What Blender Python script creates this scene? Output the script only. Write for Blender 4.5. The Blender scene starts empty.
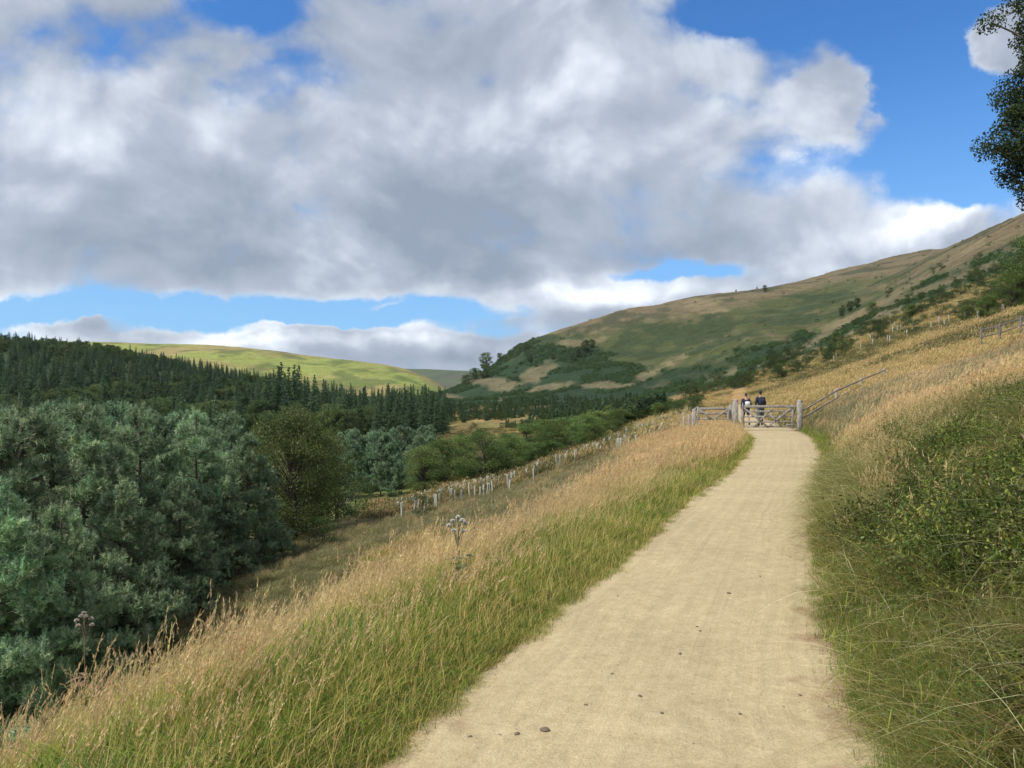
import bpy, math, random
import numpy as np
from math import radians as R
sc = bpy.context.scene
COL = sc.collection
rng = np.random.default_rng(7)
random.seed(7)

# ---------------------------------------------------------------- camera
F, HX, HY, EYE = 745.0, 512.0, 396.0, 1.6     # focal length in pixels, horizon line, eye height
cam = bpy.data.cameras.new('camera'); camo = bpy.data.objects.new('camera', cam); COL.objects.link(camo)
camo.location = (0, 0, EYE); camo.rotation_euler = (R(90), 0, 0)
cam.sensor_width = 36; cam.lens = F / 1024 * 36; cam.shift_y = 12 / 1024
cam.clip_start = 0.05; cam.clip_end = 20000
sc.camera = camo
sc.view_settings.view_transform = 'Standard'; sc.view_settings.look = 'None'
sc.view_settings.gamma = 1; sc.view_settings.exposure = 0.45
try: sc.view_settings.use_curve_mapping = False
except Exception: pass
sc.cycles.max_bounces = 6; sc.cycles.transparent_max_bounces = 8
sc.cycles.diffuse_bounces = 3; sc.cycles.glossy_bounces = 2; sc.cycles.transmission_bounces = 4
sc.cycles.volume_bounces = 0

# ---------------------------------------------------------------- sun
SUN_EL, SUN_AZ = 52.0, -118.0      # azimuth from +Y towards +X, degrees (sun on the left, a little behind)
sun = bpy.data.lights.new('sun', 'SUN'); sun.energy = 3.2; sun.angle = R(5); sun.color = (1, .95, .87)
suno = bpy.data.objects.new('sun', sun); COL.objects.link(suno)
suno.rotation_euler = (R(90 - SUN_EL), 0, R(180 - SUN_AZ)); suno.location = (0, 0, 50)

# ---------------------------------------------------------------- sky
world = bpy.data.worlds.new('World'); sc.world = world; world.use_nodes = True
def build_world():
    nt = world.node_tree; nt.nodes.clear(); N = nt.nodes.new; L = nt.links.new
    def val(s, sock):
        if isinstance(s, (int, float)): sock.default_value = s
        else: L(s, sock)
    def m(op, a, b=0.0, c=None, clamp=False):
        n = N('ShaderNodeMath'); n.operation = op; n.use_clamp = clamp
        val(a, n.inputs[0]); val(b, n.inputs[1])
        if c is not None: val(c, n.inputs[2])
        return n.outputs[0]
    add = lambda a, b: m('ADD', a, b); sub = lambda a, b: m('SUBTRACT', a, b)
    mul = lambda a, b: m('MULTIPLY', a, b); div = lambda a, b: m('DIVIDE', a, b)
    def sstep(x, lo, hi):
        n = N('ShaderNodeMapRange'); n.interpolation_type = 'SMOOTHSTEP'
        val(x, n.inputs[0]); n.inputs[1].default_value = lo; n.inputs[2].default_value = hi
        return n.outputs[0]
    def vec(x, y, z=0.0):
        n = N('ShaderNodeCombineXYZ'); val(x, n.inputs[0]); val(y, n.inputs[1]); val(z, n.inputs[2]); return n.outputs[0]
    def noise(v, scale, detail=8, rough=.55, dist=0.0):
        n = N('ShaderNodeTexNoise'); L(v, n.inputs['Vector']); n.inputs['Scale'].default_value = scale
        n.inputs['Detail'].default_value = detail; n.inputs['Roughness'].default_value = rough
        n.inputs['Distortion'].default_value = dist
        return n.outputs['Fac']
    def mixc(f, a, b):
        n = N('ShaderNodeMix'); n.data_type = 'RGBA'; val(f, n.inputs[0])
        for s, i in ((a, 6), (b, 7)):
            if isinstance(s, tuple): n.inputs[i].default_value = (*s, 1)
            else: L(s, n.inputs[i])
        return n.outputs[2]
    tc = N('ShaderNodeTexCoord'); sp = N('ShaderNodeSeparateXYZ'); L(tc.outputs['Generated'], sp.inputs[0])
    x, y, z = sp.outputs
    yy = m('MAXIMUM', y, .12)
    a0 = div(x, yy); b0 = div(z, yy)
    zz = add(m('MAXIMUM', z, 0.0), .30)
    qx, qy = div(x, zz), div(y, zz)
    warp = noise(vec(a0, b0, .3), 4.0, 8, .62)
    warp2 = noise(vec(a0, b0, 4.7), 4.0, 8, .62)
    a = add(a0, mul(sub(warp, .5), .24)); b = add(b0, mul(sub(warp2, .5), .11))
    def g(px, py, rx, ry, rot=0.0):
        ca, cb = (px - HX) / F, (HY - py) / F
        da, db = sub(a, ca), sub(b, cb)
        c, s = math.cos(R(rot)), math.sin(R(rot))
        u = add(mul(da, c * F / rx), mul(db, s * F / rx)); v = add(mul(da, -s * F / ry), mul(db, c * F / ry))
        return m('EXPONENT', mul(add(mul(u, u), mul(v, v)), -1.0))
    def total(items):
        r = None
        for *p, amp in items:
            t = mul(g(*p), amp); r = t if r is None else add(r, t)
        return r
    n1 = noise(vec(qx, mul(qy, .8)), 1.5, 9, .52, .35)
    n2 = noise(vec(a0, mul(b0, 1.15), 1.0), 4.0, 8, .5, .5)
    n3 = noise(vec(a0, mul(b0, 1.3), 2.2), 16.0, 6, .6)
    vo = N('ShaderNodeTexVoronoi'); vo.feature = 'SMOOTH_F1'; L(vec(a, mul(b, 1.25), 0.0), vo.inputs['Vector']); vo.inputs['Scale'].default_value = 5.5
    vo.inputs['Detail'].default_value = 3.0; vo.inputs['Roughness'].default_value = .5; vo.inputs['Smoothness'].default_value = .35
    bil = sub(.78, vo.outputs['Distance'])
    # openings in the cloud sheet, then separate clouds inside them
    holes = total([(962, 112, 84, 92, 20, 1.6), (890, 10, 110, 40, 0, 1.3), (1010, 165, 70, 45, 0, .9), (820, 165, 60, 18, 10, .35), (10, 306, 170, 14, 0, .85), (220, 313, 170, 16, 0, 1.0),
                   (400, 318, 120, 16, 3, .95), (480, 340, 80, 10, 0, .4), (20, 330, 60, 18, 0, .6), (170, 330, 60, 10, 0, .5), (665, 273, 60, 8, 2, .75), (820, 262, 60, 8, 8, .2), (242, 4, 46, 24, 0, .85),
                   (735, 6, 60, 22, 0, .8), (1200, 60, 120, 120, 0, .6), (-200, 300, 120, 30, 0, .6)])
    puffs = total([(1000, 42, 50, 36, 30, 1.9), (92, 324, 34, 13, 0, .95), (45, 326, 16, 8, 0, .5), (930, 225, 95, 26, 14, .9), (355, 311, 36, 5, 8, .6), (560, 300, 110, 18, 0, .5),
                   (300, 334, 60, 4, -4, .45), (420, 352, 120, 10, 0, .7), (250, 345, 90, 6, 0, .5), (838, 85, 46, 55, 20, .75), (918, 104, 16, 6, 0, .7)])
    lo = mul(sub(n1, .5), 1.5); hi = mul(sub(n2, .5), .9)
    D = add(add(add(.70, add(mul(sub(n3, .5), .36), mul(bil, .5))), add(lo, hi)), sub(puffs, holes))
    mask = sstep(D, .05, .50)
    # light and dark of the cloud sheet
    e1 = noise(vec(add(qx, .05), mul(sub(qy, .10), .8)), 1.5, 9, .52, .35)
    e2 = noise(vec(sub(a0, .014), mul(add(b0, .026), 1.15), 1.0), 4.0, 8, .5, .5)
    emb = add(mul(sub(n1, e1), 1.5), mul(sub(n2, e2), 1.6))
    bright = total([(340, 225, 36, 60, 30, .30), (225, 130, 40, 32, 30, .18), (60, 125, 60, 30, -30, .22), (300, 80, 70, 22, -10, .2), (520, 130, 120, 60, 10, .10), (640, 160, 60, 30, 0, .2), (800, 60, 70, 70, 0, .28),
                    (760, 150, 60, 60, 0, .15), (930, 214, 110, 22, 14, .9), (580, 294, 150, 18, 0, .7), (450, 352, 150, 9, 0, .22), (1010, 45, 60, 60, 0, .1), (90, 316, 30, 10, 0, .1), (280, 345, 120, 8, 0, .4),
                    (330, 150, 220, 60, -20, -.10), (150, 215, 180, 40, 0, -.16), (480, 215, 190, 50, 10, -.20), (400, 265, 260, 22, 0, -.16), (800, 240, 160, 16, 8, -.14), (100, 20, 90, 30, 0, -.10), (430, 40, 80, 40, 0, -.12), (450, 372, 90, 7, 0, -.15)])
    edge = mul(sub(1.0, sstep(D, .25, .75)), .22)
    br = add(add(add(add(.385, mul(bil, .55)), add(mul(sub(n3, .5), .16), add(mul(sub(n2, .5), .55), mul(sub(n1, .5), .6)))), mul(emb, 1.0)), add(bright, edge))
    br = m('MAXIMUM', m('MINIMUM', br, 1.0), 0.0)
    ramp = N('ShaderNodeValToRGB'); L(br, ramp.inputs[0]); cr = ramp.color_ramp
    cr.elements[0].position = 0; cr.elements[0].color = (.235, .275, .345, 1)
    cr.elements[1].position = .95; cr.elements[1].color = (.88, .91, .95, 1)
    e = cr.elements.new(.36); e.color = (.36, .40, .475, 1)
    e = cr.elements.new(.7); e.color = (.60, .645, .71, 1)
    sky = N('ShaderNodeTexSky'); sky.sky_type = 'NISHITA'; sky.sun_disc = False
    sky.sun_elevation = R(SUN_EL); sky.sun_rotation = R(SUN_AZ); sky.altitude = 200; sky.dust_density = .4; sky.air_density = 1.0; sky.ozone_density = 2.0
    sc_ = N('ShaderNodeVectorMath'); sc_.operation = 'MULTIPLY'; L(sky.outputs[0], sc_.inputs[0]); sc_.inputs[1].default_value = (.036, .082, .128)
    lowair = mul(sub(1.0, sstep(z, 0.0, .42)), .62)
    skyc = mixc(lowair, sc_.outputs[0], (.27, .47, .72))
    col = mixc(mul(mask, .97), skyc, ramp.outputs[0])
    up = N('ShaderNodeVectorMath'); up.operation = 'SCALE'; L(col, up.inputs[0]); up.inputs['Scale'].default_value = 10.0
    bg = N('ShaderNodeBackground'); L(up.outputs[0], bg.inputs[0]); bg.inputs[1].default_value = 0.1
    out = N('ShaderNodeOutputWorld'); L(bg.outputs[0], out.inputs[0])
build_world()
world.cycles.sampling_method = 'MANUAL'; world.cycles.sample_map_resolution = 512

# ---------------------------------------------------------------- helpers
def tag(o, label=None, cat=None, group=None, kind=None):
    if label: o['label'] = label
    if cat: o['category'] = cat
    if group: o['group'] = group
    if kind: o['kind'] = kind
    return o
def empty(name, loc, rz=0.0, s=1.0):
    o = bpy.data.objects.new(name, None); COL.objects.link(o); o.location = loc; o.rotation_euler = (0, 0, rz)
    o.scale = (s, s, s); o.empty_display_size = .2; return o
def copy_tree(root):
    c = root.copy(); COL.objects.link(c)
    for ch in root.children:
        d = ch.copy(); COL.objects.link(d); d.parent = c
        for gch in ch.children:
            e = gch.copy(); COL.objects.link(e); e.parent = d
    return c

class MB:
    """gathers triangles and quads with a colour per vertex"""
    def __init__(s): s.v = []; s.q = []; s.t = []; s.c = []; s.n = 0
    def add(s, v, quads=None, tris=None, col=(1, 1, 1)):
        v = np.asarray(v, float).reshape(-1, 3); s.v.append(v)
        if quads is not None: s.q.append(np.asarray(quads, int).reshape(-1, 4) + s.n)
        if tris is not None: s.t.append(np.asarray(tris, int).reshape(-1, 3) + s.n)
        c = np.asarray(col, float)
        if c.ndim == 1: c = np.tile(c, (len(v), 1))
        s.c.append(c); s.n += len(v)
    def mesh(s, name, mat, smooth=False):
        V = np.concatenate(s.v); Q = np.concatenate(s.q) if s.q else np.zeros((0, 4), int); T = np.concatenate(s.t) if s.t else np.zeros((0, 3), int)
        C = np.concatenate(s.c)
        me = bpy.data.meshes.new(name)
        me.vertices.add(len(V)); me.vertices.foreach_set('co', V.ravel())
        nl = len(Q) * 4 + len(T) * 3
        me.loops.add(nl); me.loops.foreach_set('vertex_index', np.concatenate([Q.ravel(), T.ravel()]).astype(np.int32))
        me.polygons.add(len(Q) + len(T))
        st = np.concatenate([np.arange(len(Q)) * 4, len(Q) * 4 + np.arange(len(T)) * 3]).astype(np.int32)
        me.polygons.foreach_set('loop_start', st)
        if smooth: me.polygons.foreach_set('use_smooth', np.ones(len(Q) + len(T), bool))
        me.update(calc_edges=True)
        at = me.color_attributes.new('Col', 'FLOAT_COLOR', 'POINT')
        at.data.foreach_set('color', np.concatenate([C, np.ones((len(C), 1))], 1).ravel())
        me.materials.append(mat); return me
    def build(s, name, mat, parent=None, smooth=False, link=True):
        o = bpy.data.objects.new(name, s.mesh(name, mat, smooth))
        if link: COL.objects.link(o)
        if parent: o.parent = parent
        return o
    def box(s, c, size, col=(1, 1, 1), rot=None, bev=0.0):
        x, y, z = (d / 2 for d in size)
        if bev <= 0:
            v = np.array([(sx * x, sy * y, sz * z) for sz in (-1, 1) for sy in (-1, 1) for sx in (-1, 1)])
            q = [(0, 2, 3, 1), (4, 5, 7, 6), (0, 1, 5, 4), (2, 6, 7, 3), (0, 4, 6, 2), (1, 3, 7, 5)]
        else:
            import bmesh
            bm = bmesh.new(); bmesh.ops.create_cube(bm, size=1)
            for w in bm.verts: w.co = (w.co.x * size[0], w.co.y * size[1], w.co.z * size[2])
            bmesh.ops.bevel(bm, geom=bm.edges[:], offset=bev, segments=1, affect='EDGES')
            bmesh.ops.triangulate(bm, faces=bm.faces[:])
            bm.verts.index_update(); v = np.array([w.co[:] for w in bm.verts]); t = [[w.index for w in f.verts] for f in bm.faces]; bm.free()
        if rot is not None: v = v @ np.asarray(rot).T
        if bev <= 0: s.add(v + np.asarray(c), quads=q, col=col)
        else: s.add(v + np.asarray(c), tris=t, col=col)
    def bar(s, p0, p1, w, h, col=(1, 1, 1), bev=.008):
        p0, p1 = np.asarray(p0, float), np.asarray(p1, float); d = p1 - p0; L_ = np.linalg.norm(d); d = d / L_
        up = np.array([0, 0, 1.]) if abs(d[2]) < .95 else np.array([0, 1., 0])
        sd = np.cross(up, d); sd /= np.linalg.norm(sd); u = np.cross(d, sd)
        s.box((p0 + p1) / 2, (L_, w, h), col, np.stack([d, sd, u], 1), bev)
    def tube(s, pts, rad, sides=7, col=(1, 1, 1), cap=True):
        pts = np.asarray(pts, float); n = len(pts); rad = np.broadcast_to(rad, (n,))
        t = np.gradient(pts, axis=0); t /= np.linalg.norm(t, axis=1)[:, None] + 1e-9
        ref = np.array([0, 0, 1.]) if abs(t[0][2]) < .9 else np.array([1., 0, 0])
        a = np.cross(t, ref); a /= np.linalg.norm(a, axis=1)[:, None] + 1e-9; b = np.cross(t, a)
        th = np.arange(sides) / sides * 2 * np.pi
        ring = pts[:, None] + rad[:, None, None] * (np.cos(th)[None, :, None] * a[:, None] + np.sin(th)[None, :, None] * b[:, None])
        q = []; k = np.arange(sides); k2 = (k + 1) % sides
        for i in range(n - 1): q.append(np.stack([i * sides + k, i * sides + k2, (i + 1) * sides + k2, (i + 1) * sides + k], 1))
        v = ring.reshape(-1, 3); tr = []
        if cap:
            v = np.concatenate([v, pts[-1:], pts[:1]]); e = n * sides
            tr = [((n - 1) * sides + i, (n - 1) * sides + (i + 1) % sides, e) for i in range(sides)] + [(i, e + 1, (i + 1) % sides) for i in range(sides)]
        s.add(v, quads=np.concatenate(q), tris=tr if cap else None, col=col)
    def leaves(s, c, size, col, aspect=.55, nrm=None, r=None):
        """one folded quad per centre"""
        r = r or rng; n = len(c); size = np.broadcast_to(size, (n,))
        d = r.normal(size=(n, 3)); d /= np.linalg.norm(d, axis=1)[:, None]
        if nrm is not None: d = d + nrm; d /= np.linalg.norm(d, axis=1)[:, None]
        e = np.cross(d, r.normal(size=(n, 3))); e /= np.linalg.norm(e, axis=1)[:, None] + 1e-9
        f = np.cross(d, e)
        u = e * size[:, None] * .5; w = f * size[:, None] * .5 * aspect
        v = np.stack([c - u, c + w - u * .1, c + u, c - w - u * .1], 1).reshape(-1, 3)
        q = np.arange(n * 4).reshape(-1, 4)
        s.add(v, quads=q, col=np.repeat(np.broadcast_to(col, (n, 3)), 4, axis=0))
    def blades(s, base, az, L_, lean, w, c0, c1, segs=4, droop=.25, r=None, tipw=0.08, c2=None):
        """curved grass blades or stems"""
        r = r or rng; n = len(base); t = np.linspace(0, 1, segs + 1)
        L_ = np.broadcast_to(L_, (n,)); lean = np.broadcast_to(lean, (n,)); w = np.broadcast_to(w, (n,)); droop = np.broadcast_to(droop, (n,))
        out = np.stack([np.cos(az), np.sin(az), np.zeros(n)], 1)
        hor = (lean * L_)[:, None] * t[None] ** 1.8
        ver = L_[:, None] * (t[None] - (droop)[:, None] * t[None] ** 3) * np.sqrt(np.maximum(1 - (lean ** 2) * .6, .15))[:, None]
        P = base[:, None] + out[:, None] * hor[..., None]; P[..., 2] += ver
        fa = az + np.pi / 2 + r.uniform(-.9, .9, n)
        sd = np.stack([np.cos(fa), np.sin(fa), np.zeros(n)], 1)
        ww = w[:, None] * np.maximum(1 - t[None] ** 1.5, tipw)
        Lf = P - sd[:, None] * ww[..., None] / 2; Rt = P + sd[:, None] * ww[..., None] / 2
        v = np.stack([Lf, Rt], 2).reshape(-1, 3)
        b = (np.arange(n) * (segs + 1) * 2)[:, None] + (np.arange(segs) * 2)[None]
        q = np.stack([b, b + 1, b + 3, b + 2], -1).reshape(-1, 4)
        c0 = np.broadcast_to(c0, (n, 3)); c1 = np.broadcast_to(c1, (n, 3))
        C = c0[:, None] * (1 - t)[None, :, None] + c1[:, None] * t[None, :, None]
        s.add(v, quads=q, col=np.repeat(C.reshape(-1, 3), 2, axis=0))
        return P

# ---------------------------------------------------------------- noise and terrain
_h = np.random.default_rng(99).random((256, 256))
def vnoise(x, y):
    xi = np.floor(x).astype(int); yi = np.floor(y).astype(int); fx = x - xi; fy = y - yi
    fx = fx * fx * (3 - 2 * fx); fy = fy * fy * (3 - 2 * fy); g = lambda i, j: _h[i & 255, j & 255]
    return (g(xi, yi) * (1 - fx) + g(xi + 1, yi) * fx) * (1 - fy) + (g(xi, yi + 1) * (1 - fx) + g(xi + 1, yi + 1) * fx) * fy
def fbm(x, y, o=4, rough=.5):
    x = np.asarray(x, float); y = np.asarray(y, float); r = 0; a = 1; n = 0
    for i in range(o): r = r + a * vnoise(x + i * 17.3, y + i * 9.1); n += a; a *= rough; x = x * 2.03; y = y * 2.03
    return r / n
def smooth(e0, e1, x): t = np.clip((x - e0) / (e1 - e0), 0, 1); return t * t * (3 - 2 * t)

PT = np.array([(-12, -6.0, -3.9), (-6, -3.9, -1.8), (0, -1.72, .36), (3.2, -.545, 1.546), (3.92, -.28, 1.77), (4.885, .1, 2.09), (5.84, .49, 2.43), (7.27, 1.10, 2.99), (9.6, 2.06, 3.9),
               (12.7, 3.37, 5.2), (16.1, 4.8, 6.65), (20.2, 6.37, 8.35), (27, 8.75, 10.95), (33, 10.3, 12.8), (41, 12.1, 14.8), (54, 15.3, 18.0), (75, 21.8, 24.), (100, 29.5, 31.6), (150, 45, 47), (300, 90, 92)])
_Yd = np.arange(-12, 160, .1)
def _sm(a, k):
    kk = np.hanning(k); kk /= kk.sum(); return np.convolve(np.pad(a, k // 2, 'edge'), kk, 'valid')[:len(a)]
_l = _sm(np.interp(_Yd, PT[:, 0], PT[:, 1]), 31); _r = _sm(np.interp(_Yd, PT[:, 0], PT[:, 2]), 31)
_l[:30] = np.interp(_Yd[:30], PT[:, 0], PT[:, 1]); _r[:30] = np.interp(_Yd[:30], PT[:, 0], PT[:, 2])
def XL(Y): return np.interp(Y, _Yd, _l)
def XR(Y): return np.interp(Y, _Yd, _r)
def near(X, Y):
    cs = .94
    L_ = (XL(Y) - X) * cs; Rr = (X - XR(Y)) * cs
    ks = [0, .5, 1.2, 3, 8, 14, 20, 26, 60]; wl = .05 + .95 * smooth(15, 29, Y)
    zl = np.interp(L_, ks, [0, .02, -.12, -.85, -3.6, -6.4, -7.9, -8.4, -9.6]) * (1 - wl) + np.interp(L_, ks, [0, .02, -.1, -.62, -2.4, -4.3, -5.8, -6.7, -8.5]) * wl
    zr = np.interp(Rr, [0, .25, .8, 2, 4, 5.2, 7, 12, 40], [0, .08, .48, 1.12, 1.9, 2.12, 2.4, 3.3, 11]) + smooth(.5, 1.5, Rr) * (fbm(X * 1.1 + 9, Y * 1.1, 3) - .5) * .8 * (1 - smooth(12, 18, Y))
    return np.where(L_ > 0, zl, np.where(Rr > 0, zr, 0.0))
# far terrain: depth in metres against height, one profile per direction
def Zy(Y, py): return EYE + (HY - py) / F * Y
_T = {-700: [(30, -8.), (80, -10.), (150, -8), (450, 48), (800, 50), (3000, 60)],
      0: [(30, -8.), (60, -9.5), (120, -8.5), (200, -1), (330, Zy(330, 366)), (450, Zy(450, 343)), (600, Zy(450, 343) + 4), (3000, 20)],
      100: [(30, -7.), (60, -9.5), (120, -9), (200, -3), (330, Zy(330, 374)), (450, Zy(450, 352)), (600, 34), (3000, 10)],
      200: [(30, -5.8), (60, -8.8), (120, -9), (200, -6), (330, Zy(330, 388)), (430, Zy(430, 372)), (600, 16), (3000, 0)],
      300: [(30, -4.3), (60, -7.5), (120, -9), (200, -7.5), (330, Zy(330, 402)), (430, Zy(430, 391)), (600, 4), (3000, -10)],
      400: [(30, -3.2), (55, -6.6), (100, -8.5), (200, -7.5), (330, Zy(330, 407)), (430, Zy(430, 401)), (700, -4), (3000, -20)],
      450: [(30, -2.6), (50, -5), (75, -7), (120, -8), (200, -7), (400, Zy(400, 404)), (600, Zy(600, 398)), (800, 6), (3000, 0)],
      480: [(30, -2.3), (50, -4.6), (75, -6.5), (120, -7.5), (200, Zy(200, 424)), (400, Zy(400, 403)), (560, Zy(560, 397)), (760, Zy(760, 375)), (900, 20), (3000, 0)],
      520: [(30, -1.9), (45, -3.7), (65, -5.4), (100, -6.6), (200, Zy(200, 422)), (400, Zy(400, 402)), (500, Zy(500, 396)), (650, Zy(650, 377)), (850, Zy(850, 343)), (1000, 62), (3000, 40)],
      560: [(30, -1.3), (45, -2.6), (65, -4.2), (100, -5.5), (200, Zy(200, 418)), (400, Zy(400, 402)), (500, Zy(500, 392)), (650, Zy(650, 366)), (900, Zy(900, 326)), (1100, 90), (3000, 80)],
      620: [(30, -.7), (45, -1.6), (65, -2.8), (100, -3.2), (200, Zy(200, 409)), (350, Zy(350, 401)), (450, Zy(450, 390)), (650, Zy(650, 355)), (950, Zy(950, 309)), (1200, 120), (3000, 120)],
      690: [(30, -.15), (45, -.3), (65, -.6), (100, -.3), (200, Zy(200, 399)), (350, Zy(350, 384)), (600, Zy(600, 347)), (1000, Zy(1000, 297)), (1300, 150), (3000, 160)],
      750: [(30, 0), (45, 0), (60, .1), (90, .6), (150, Zy(150, 384)), (300, Zy(300, 364)), (600, Zy(600, 328)), (1050, Zy(1050, 289)), (1400, 170), (3000, 190)],
      800: [(30, 0), (38, .2), (50, .9), (80, 2.4), (130, Zy(130, 376)), (220, Zy(220, 352)), (400, Zy(400, 340)), (700, Zy(700, 308)), (1100, Zy(1100, 279)), (1500, 195), (3000, 210)],
      870: [(30, 1.5), (38, 1.55), (45, 2.1), (60, 3.6), (90, Zy(90, 362)), (150, Zy(150, 338)), (250, Zy(250, 322)), (380, Zy(380, 318)), (700, Zy(700, 290)), (1150, Zy(1150, 263)), (1500, 225), (3000, 240)],
      930: [(30, 2.6), (40, 2.6), (50, 3.9), (65, 6.), (100, Zy(100, 334)), (160, Zy(160, 308)), (280, Zy(280, 284)), (420, Zy(420, 270)), (800, Zy(800, 262)), (1200, Zy(1200, 249)), (1500, 255), (3000, 270)],
      980: [(30, 3.6), (40, 3.4), (50, 4.9), (65, 7.6), (100, Zy(100, 322)), (160, Zy(160, 293)), (280, Zy(280, 258)), (430, Zy(430, 238)), (800, Zy(800, 244)), (1500, 262), (3000, 270)],
      1024: [(30, 4.5), (40, 4.3), (50, 5.9), (65, 8.8), (100, Zy(100, 312)), (160, Zy(160, 280)), (280, Zy(280, 236)), (400, Zy(400, 213)), (800, Zy(800, 240)), (1500, 272), (3000, 270)],
      1150: [(30, 7.), (50, 9.5), (100, Zy(100, 285)), (160, Zy(160, 240)), (300, Zy(300, 165)), (500, Zy(500, 160)), (1500, 290), (3000, 290)],
      2200: [(30, 20.), (50, 34.), (100, 60), (300, 160), (600, 220), (3000, 300)]}
_tc = np.array(sorted(_T)); _tly = np.linspace(math.log(25), math.log(3500), 260); _tpx = np.arange(-700, 2201, 10.)
_prof = np.array([np.interp(_tly, np.log([p[0] for p in _T[k]]), [p[1] for p in _T[k]]) for k in _tc])
_prof = np.array([_sm(p, 9) for p in _prof])
_G = np.array([np.interp(_tpx, _tc, _prof[:, j]) for j in range(len(_tly))])
_G = np.array([_sm(g_, 5) for g_ in _G])
def far(X, Y):
    px = np.clip(HX + F * X / Y, -700, 2199.9); ly = np.clip(np.log(Y), _tly[0], _tly[-1] - 1e-6)
    i = (ly - _tly[0]) / (_tly[1] - _tly[0]); j = (px + 700) / 10.; i0 = np.floor(i).astype(int); j0 = np.floor(j).astype(int)
    i0 = np.clip(i0, 0, len(_tly) - 2); j0 = np.clip(j0, 0, len(_tpx) - 2); fi = i - i0; fj = j - j0
    return (_G[i0, j0] * (1 - fj) + _G[i0, j0 + 1] * fj) * (1 - fi) + (_G[i0 + 1, j0] * (1 - fj) + _G[i0 + 1, j0 + 1] * fj) * fi
def Z(X, Y):
    X = np.asarray(X, float); Y = np.asarray(Y, float)
    w = smooth(28, 42, Y)
    z = near(X, Y) * (1 - w) + far(X, np.maximum(Y, 26)) * w
    dist = np.maximum(np.maximum(XL(Y) - X, X - XR(Y)), 0)          # distance off the path
    bump = (fbm(X * .35 + 5, Y * .35, 3) - .5) * .28 * smooth(.3, 2.5, dist) * (1 + smooth(20, 200, Y) * 4)
    big = (fbm(X * .012, Y * .012, 5) - .5) * 9 * smooth(250, 700, Y) + (fbm(X * .05, Y * .05, 4) - .5) * 2.2 * smooth(90, 300, Y)
    z = z + bump + big
    pz = np.interp(Y, [0, 60, 80, 110], [0, 0, .5, 1.4])
    wp = np.exp(-(dist / 1.2) ** 2) * (1 - smooth(85, 110, Y))
    return z * (1 - wp * smooth(22, 30, Y)) + pz * wp * smooth(22, 30, Y)
def z1(x, y): return float(Z(np.array([x]), np.array([y]))[0])
_ys = np.exp(np.linspace(math.log(2.5), math.log(2500), 1500))
def hit(px, py, after=0.0):
    """first ground point seen at a place of the view"""
    X = (px - HX) / F * _ys; zr = EYE + (HY - py) / F * _ys; g = Z(X, _ys)
    k = np.nonzero((zr <= g) & (_ys > after))[0]
    if not len(k): return None
    k = k[0]; return X[k], _ys[k], g[k]
def at(px, Y): return (px - HX) / F * Y
def pix(X, Y, z): return HX + F * X / Y, HY - F * (z - EYE) / Y

# ---------------------------------------------------------------- materials
def nmat(name):
    m = bpy.data.materials.new(name); m.use_nodes = True; nt = m.node_tree
    return m, nt, nt.nodes.new, nt.links.new, nt.nodes['Principled BSDF']
def leaf_mat(name, trans=.35, rough=.55, jitter=.35, spec=.25):
    """plant tissue: colour stored on the mesh, varied from plant to plant, light shining through"""
    m, nt, N, L, p = nmat(name)
    a = N('ShaderNodeVertexColor'); a.layer_name = 'Col'
    oi = N('ShaderNodeObjectInfo')
    mr = N('ShaderNodeMapRange'); L(oi.outputs['Random'], mr.inputs[0]); mr.inputs[3].default_value = 1 - jitter; mr.inputs[4].default_value = 1 + jitter
    hs = N('ShaderNodeHueSaturation'); L(a.outputs[0], hs.inputs['Color']); L(mr.outputs[0], hs.inputs['Value'])
    m2 = N('ShaderNodeMath'); m2.operation = 'MULTIPLY_ADD'; L(oi.outputs['Random'], m2.inputs[0]); m2.inputs[1].default_value = 7.31; m2.inputs[2].default_value = 0
    fr = N('ShaderNodeMath'); fr.operation = 'FRACT'; L(m2.outputs[0], fr.inputs[0])
    mh = N('ShaderNodeMapRange'); L(fr.outputs[0], mh.inputs[0]); mh.inputs[3].default_value = .485; mh.inputs[4].default_value = .515; L(mh.outputs[0], hs.inputs['Hue'])
    L(hs.outputs[0], p.inputs['Base Color']); p.inputs['Roughness'].default_value = rough; p.inputs['Specular IOR Level'].default_value = spec
    tr = N('ShaderNodeBsdfTranslucent'); L(hs.outputs[0], tr.inputs[0])
    mx = N('ShaderNodeMixShader'); mx.inputs[0].default_value = trans; L(p.outputs[0], mx.inputs[1]); L(tr.outputs[0], mx.inputs[2])
    L(mx.outputs[0], nt.nodes['Material Output'].inputs[0]); return m
M_leaf = leaf_mat('leaf'); M_grass = leaf_mat('grass_blade', .45, .6, .22); M_shrub = leaf_mat('shrub_leaf', .3, .5, .55); M_needle = leaf_mat('needle', .25, .6, .3)
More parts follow.
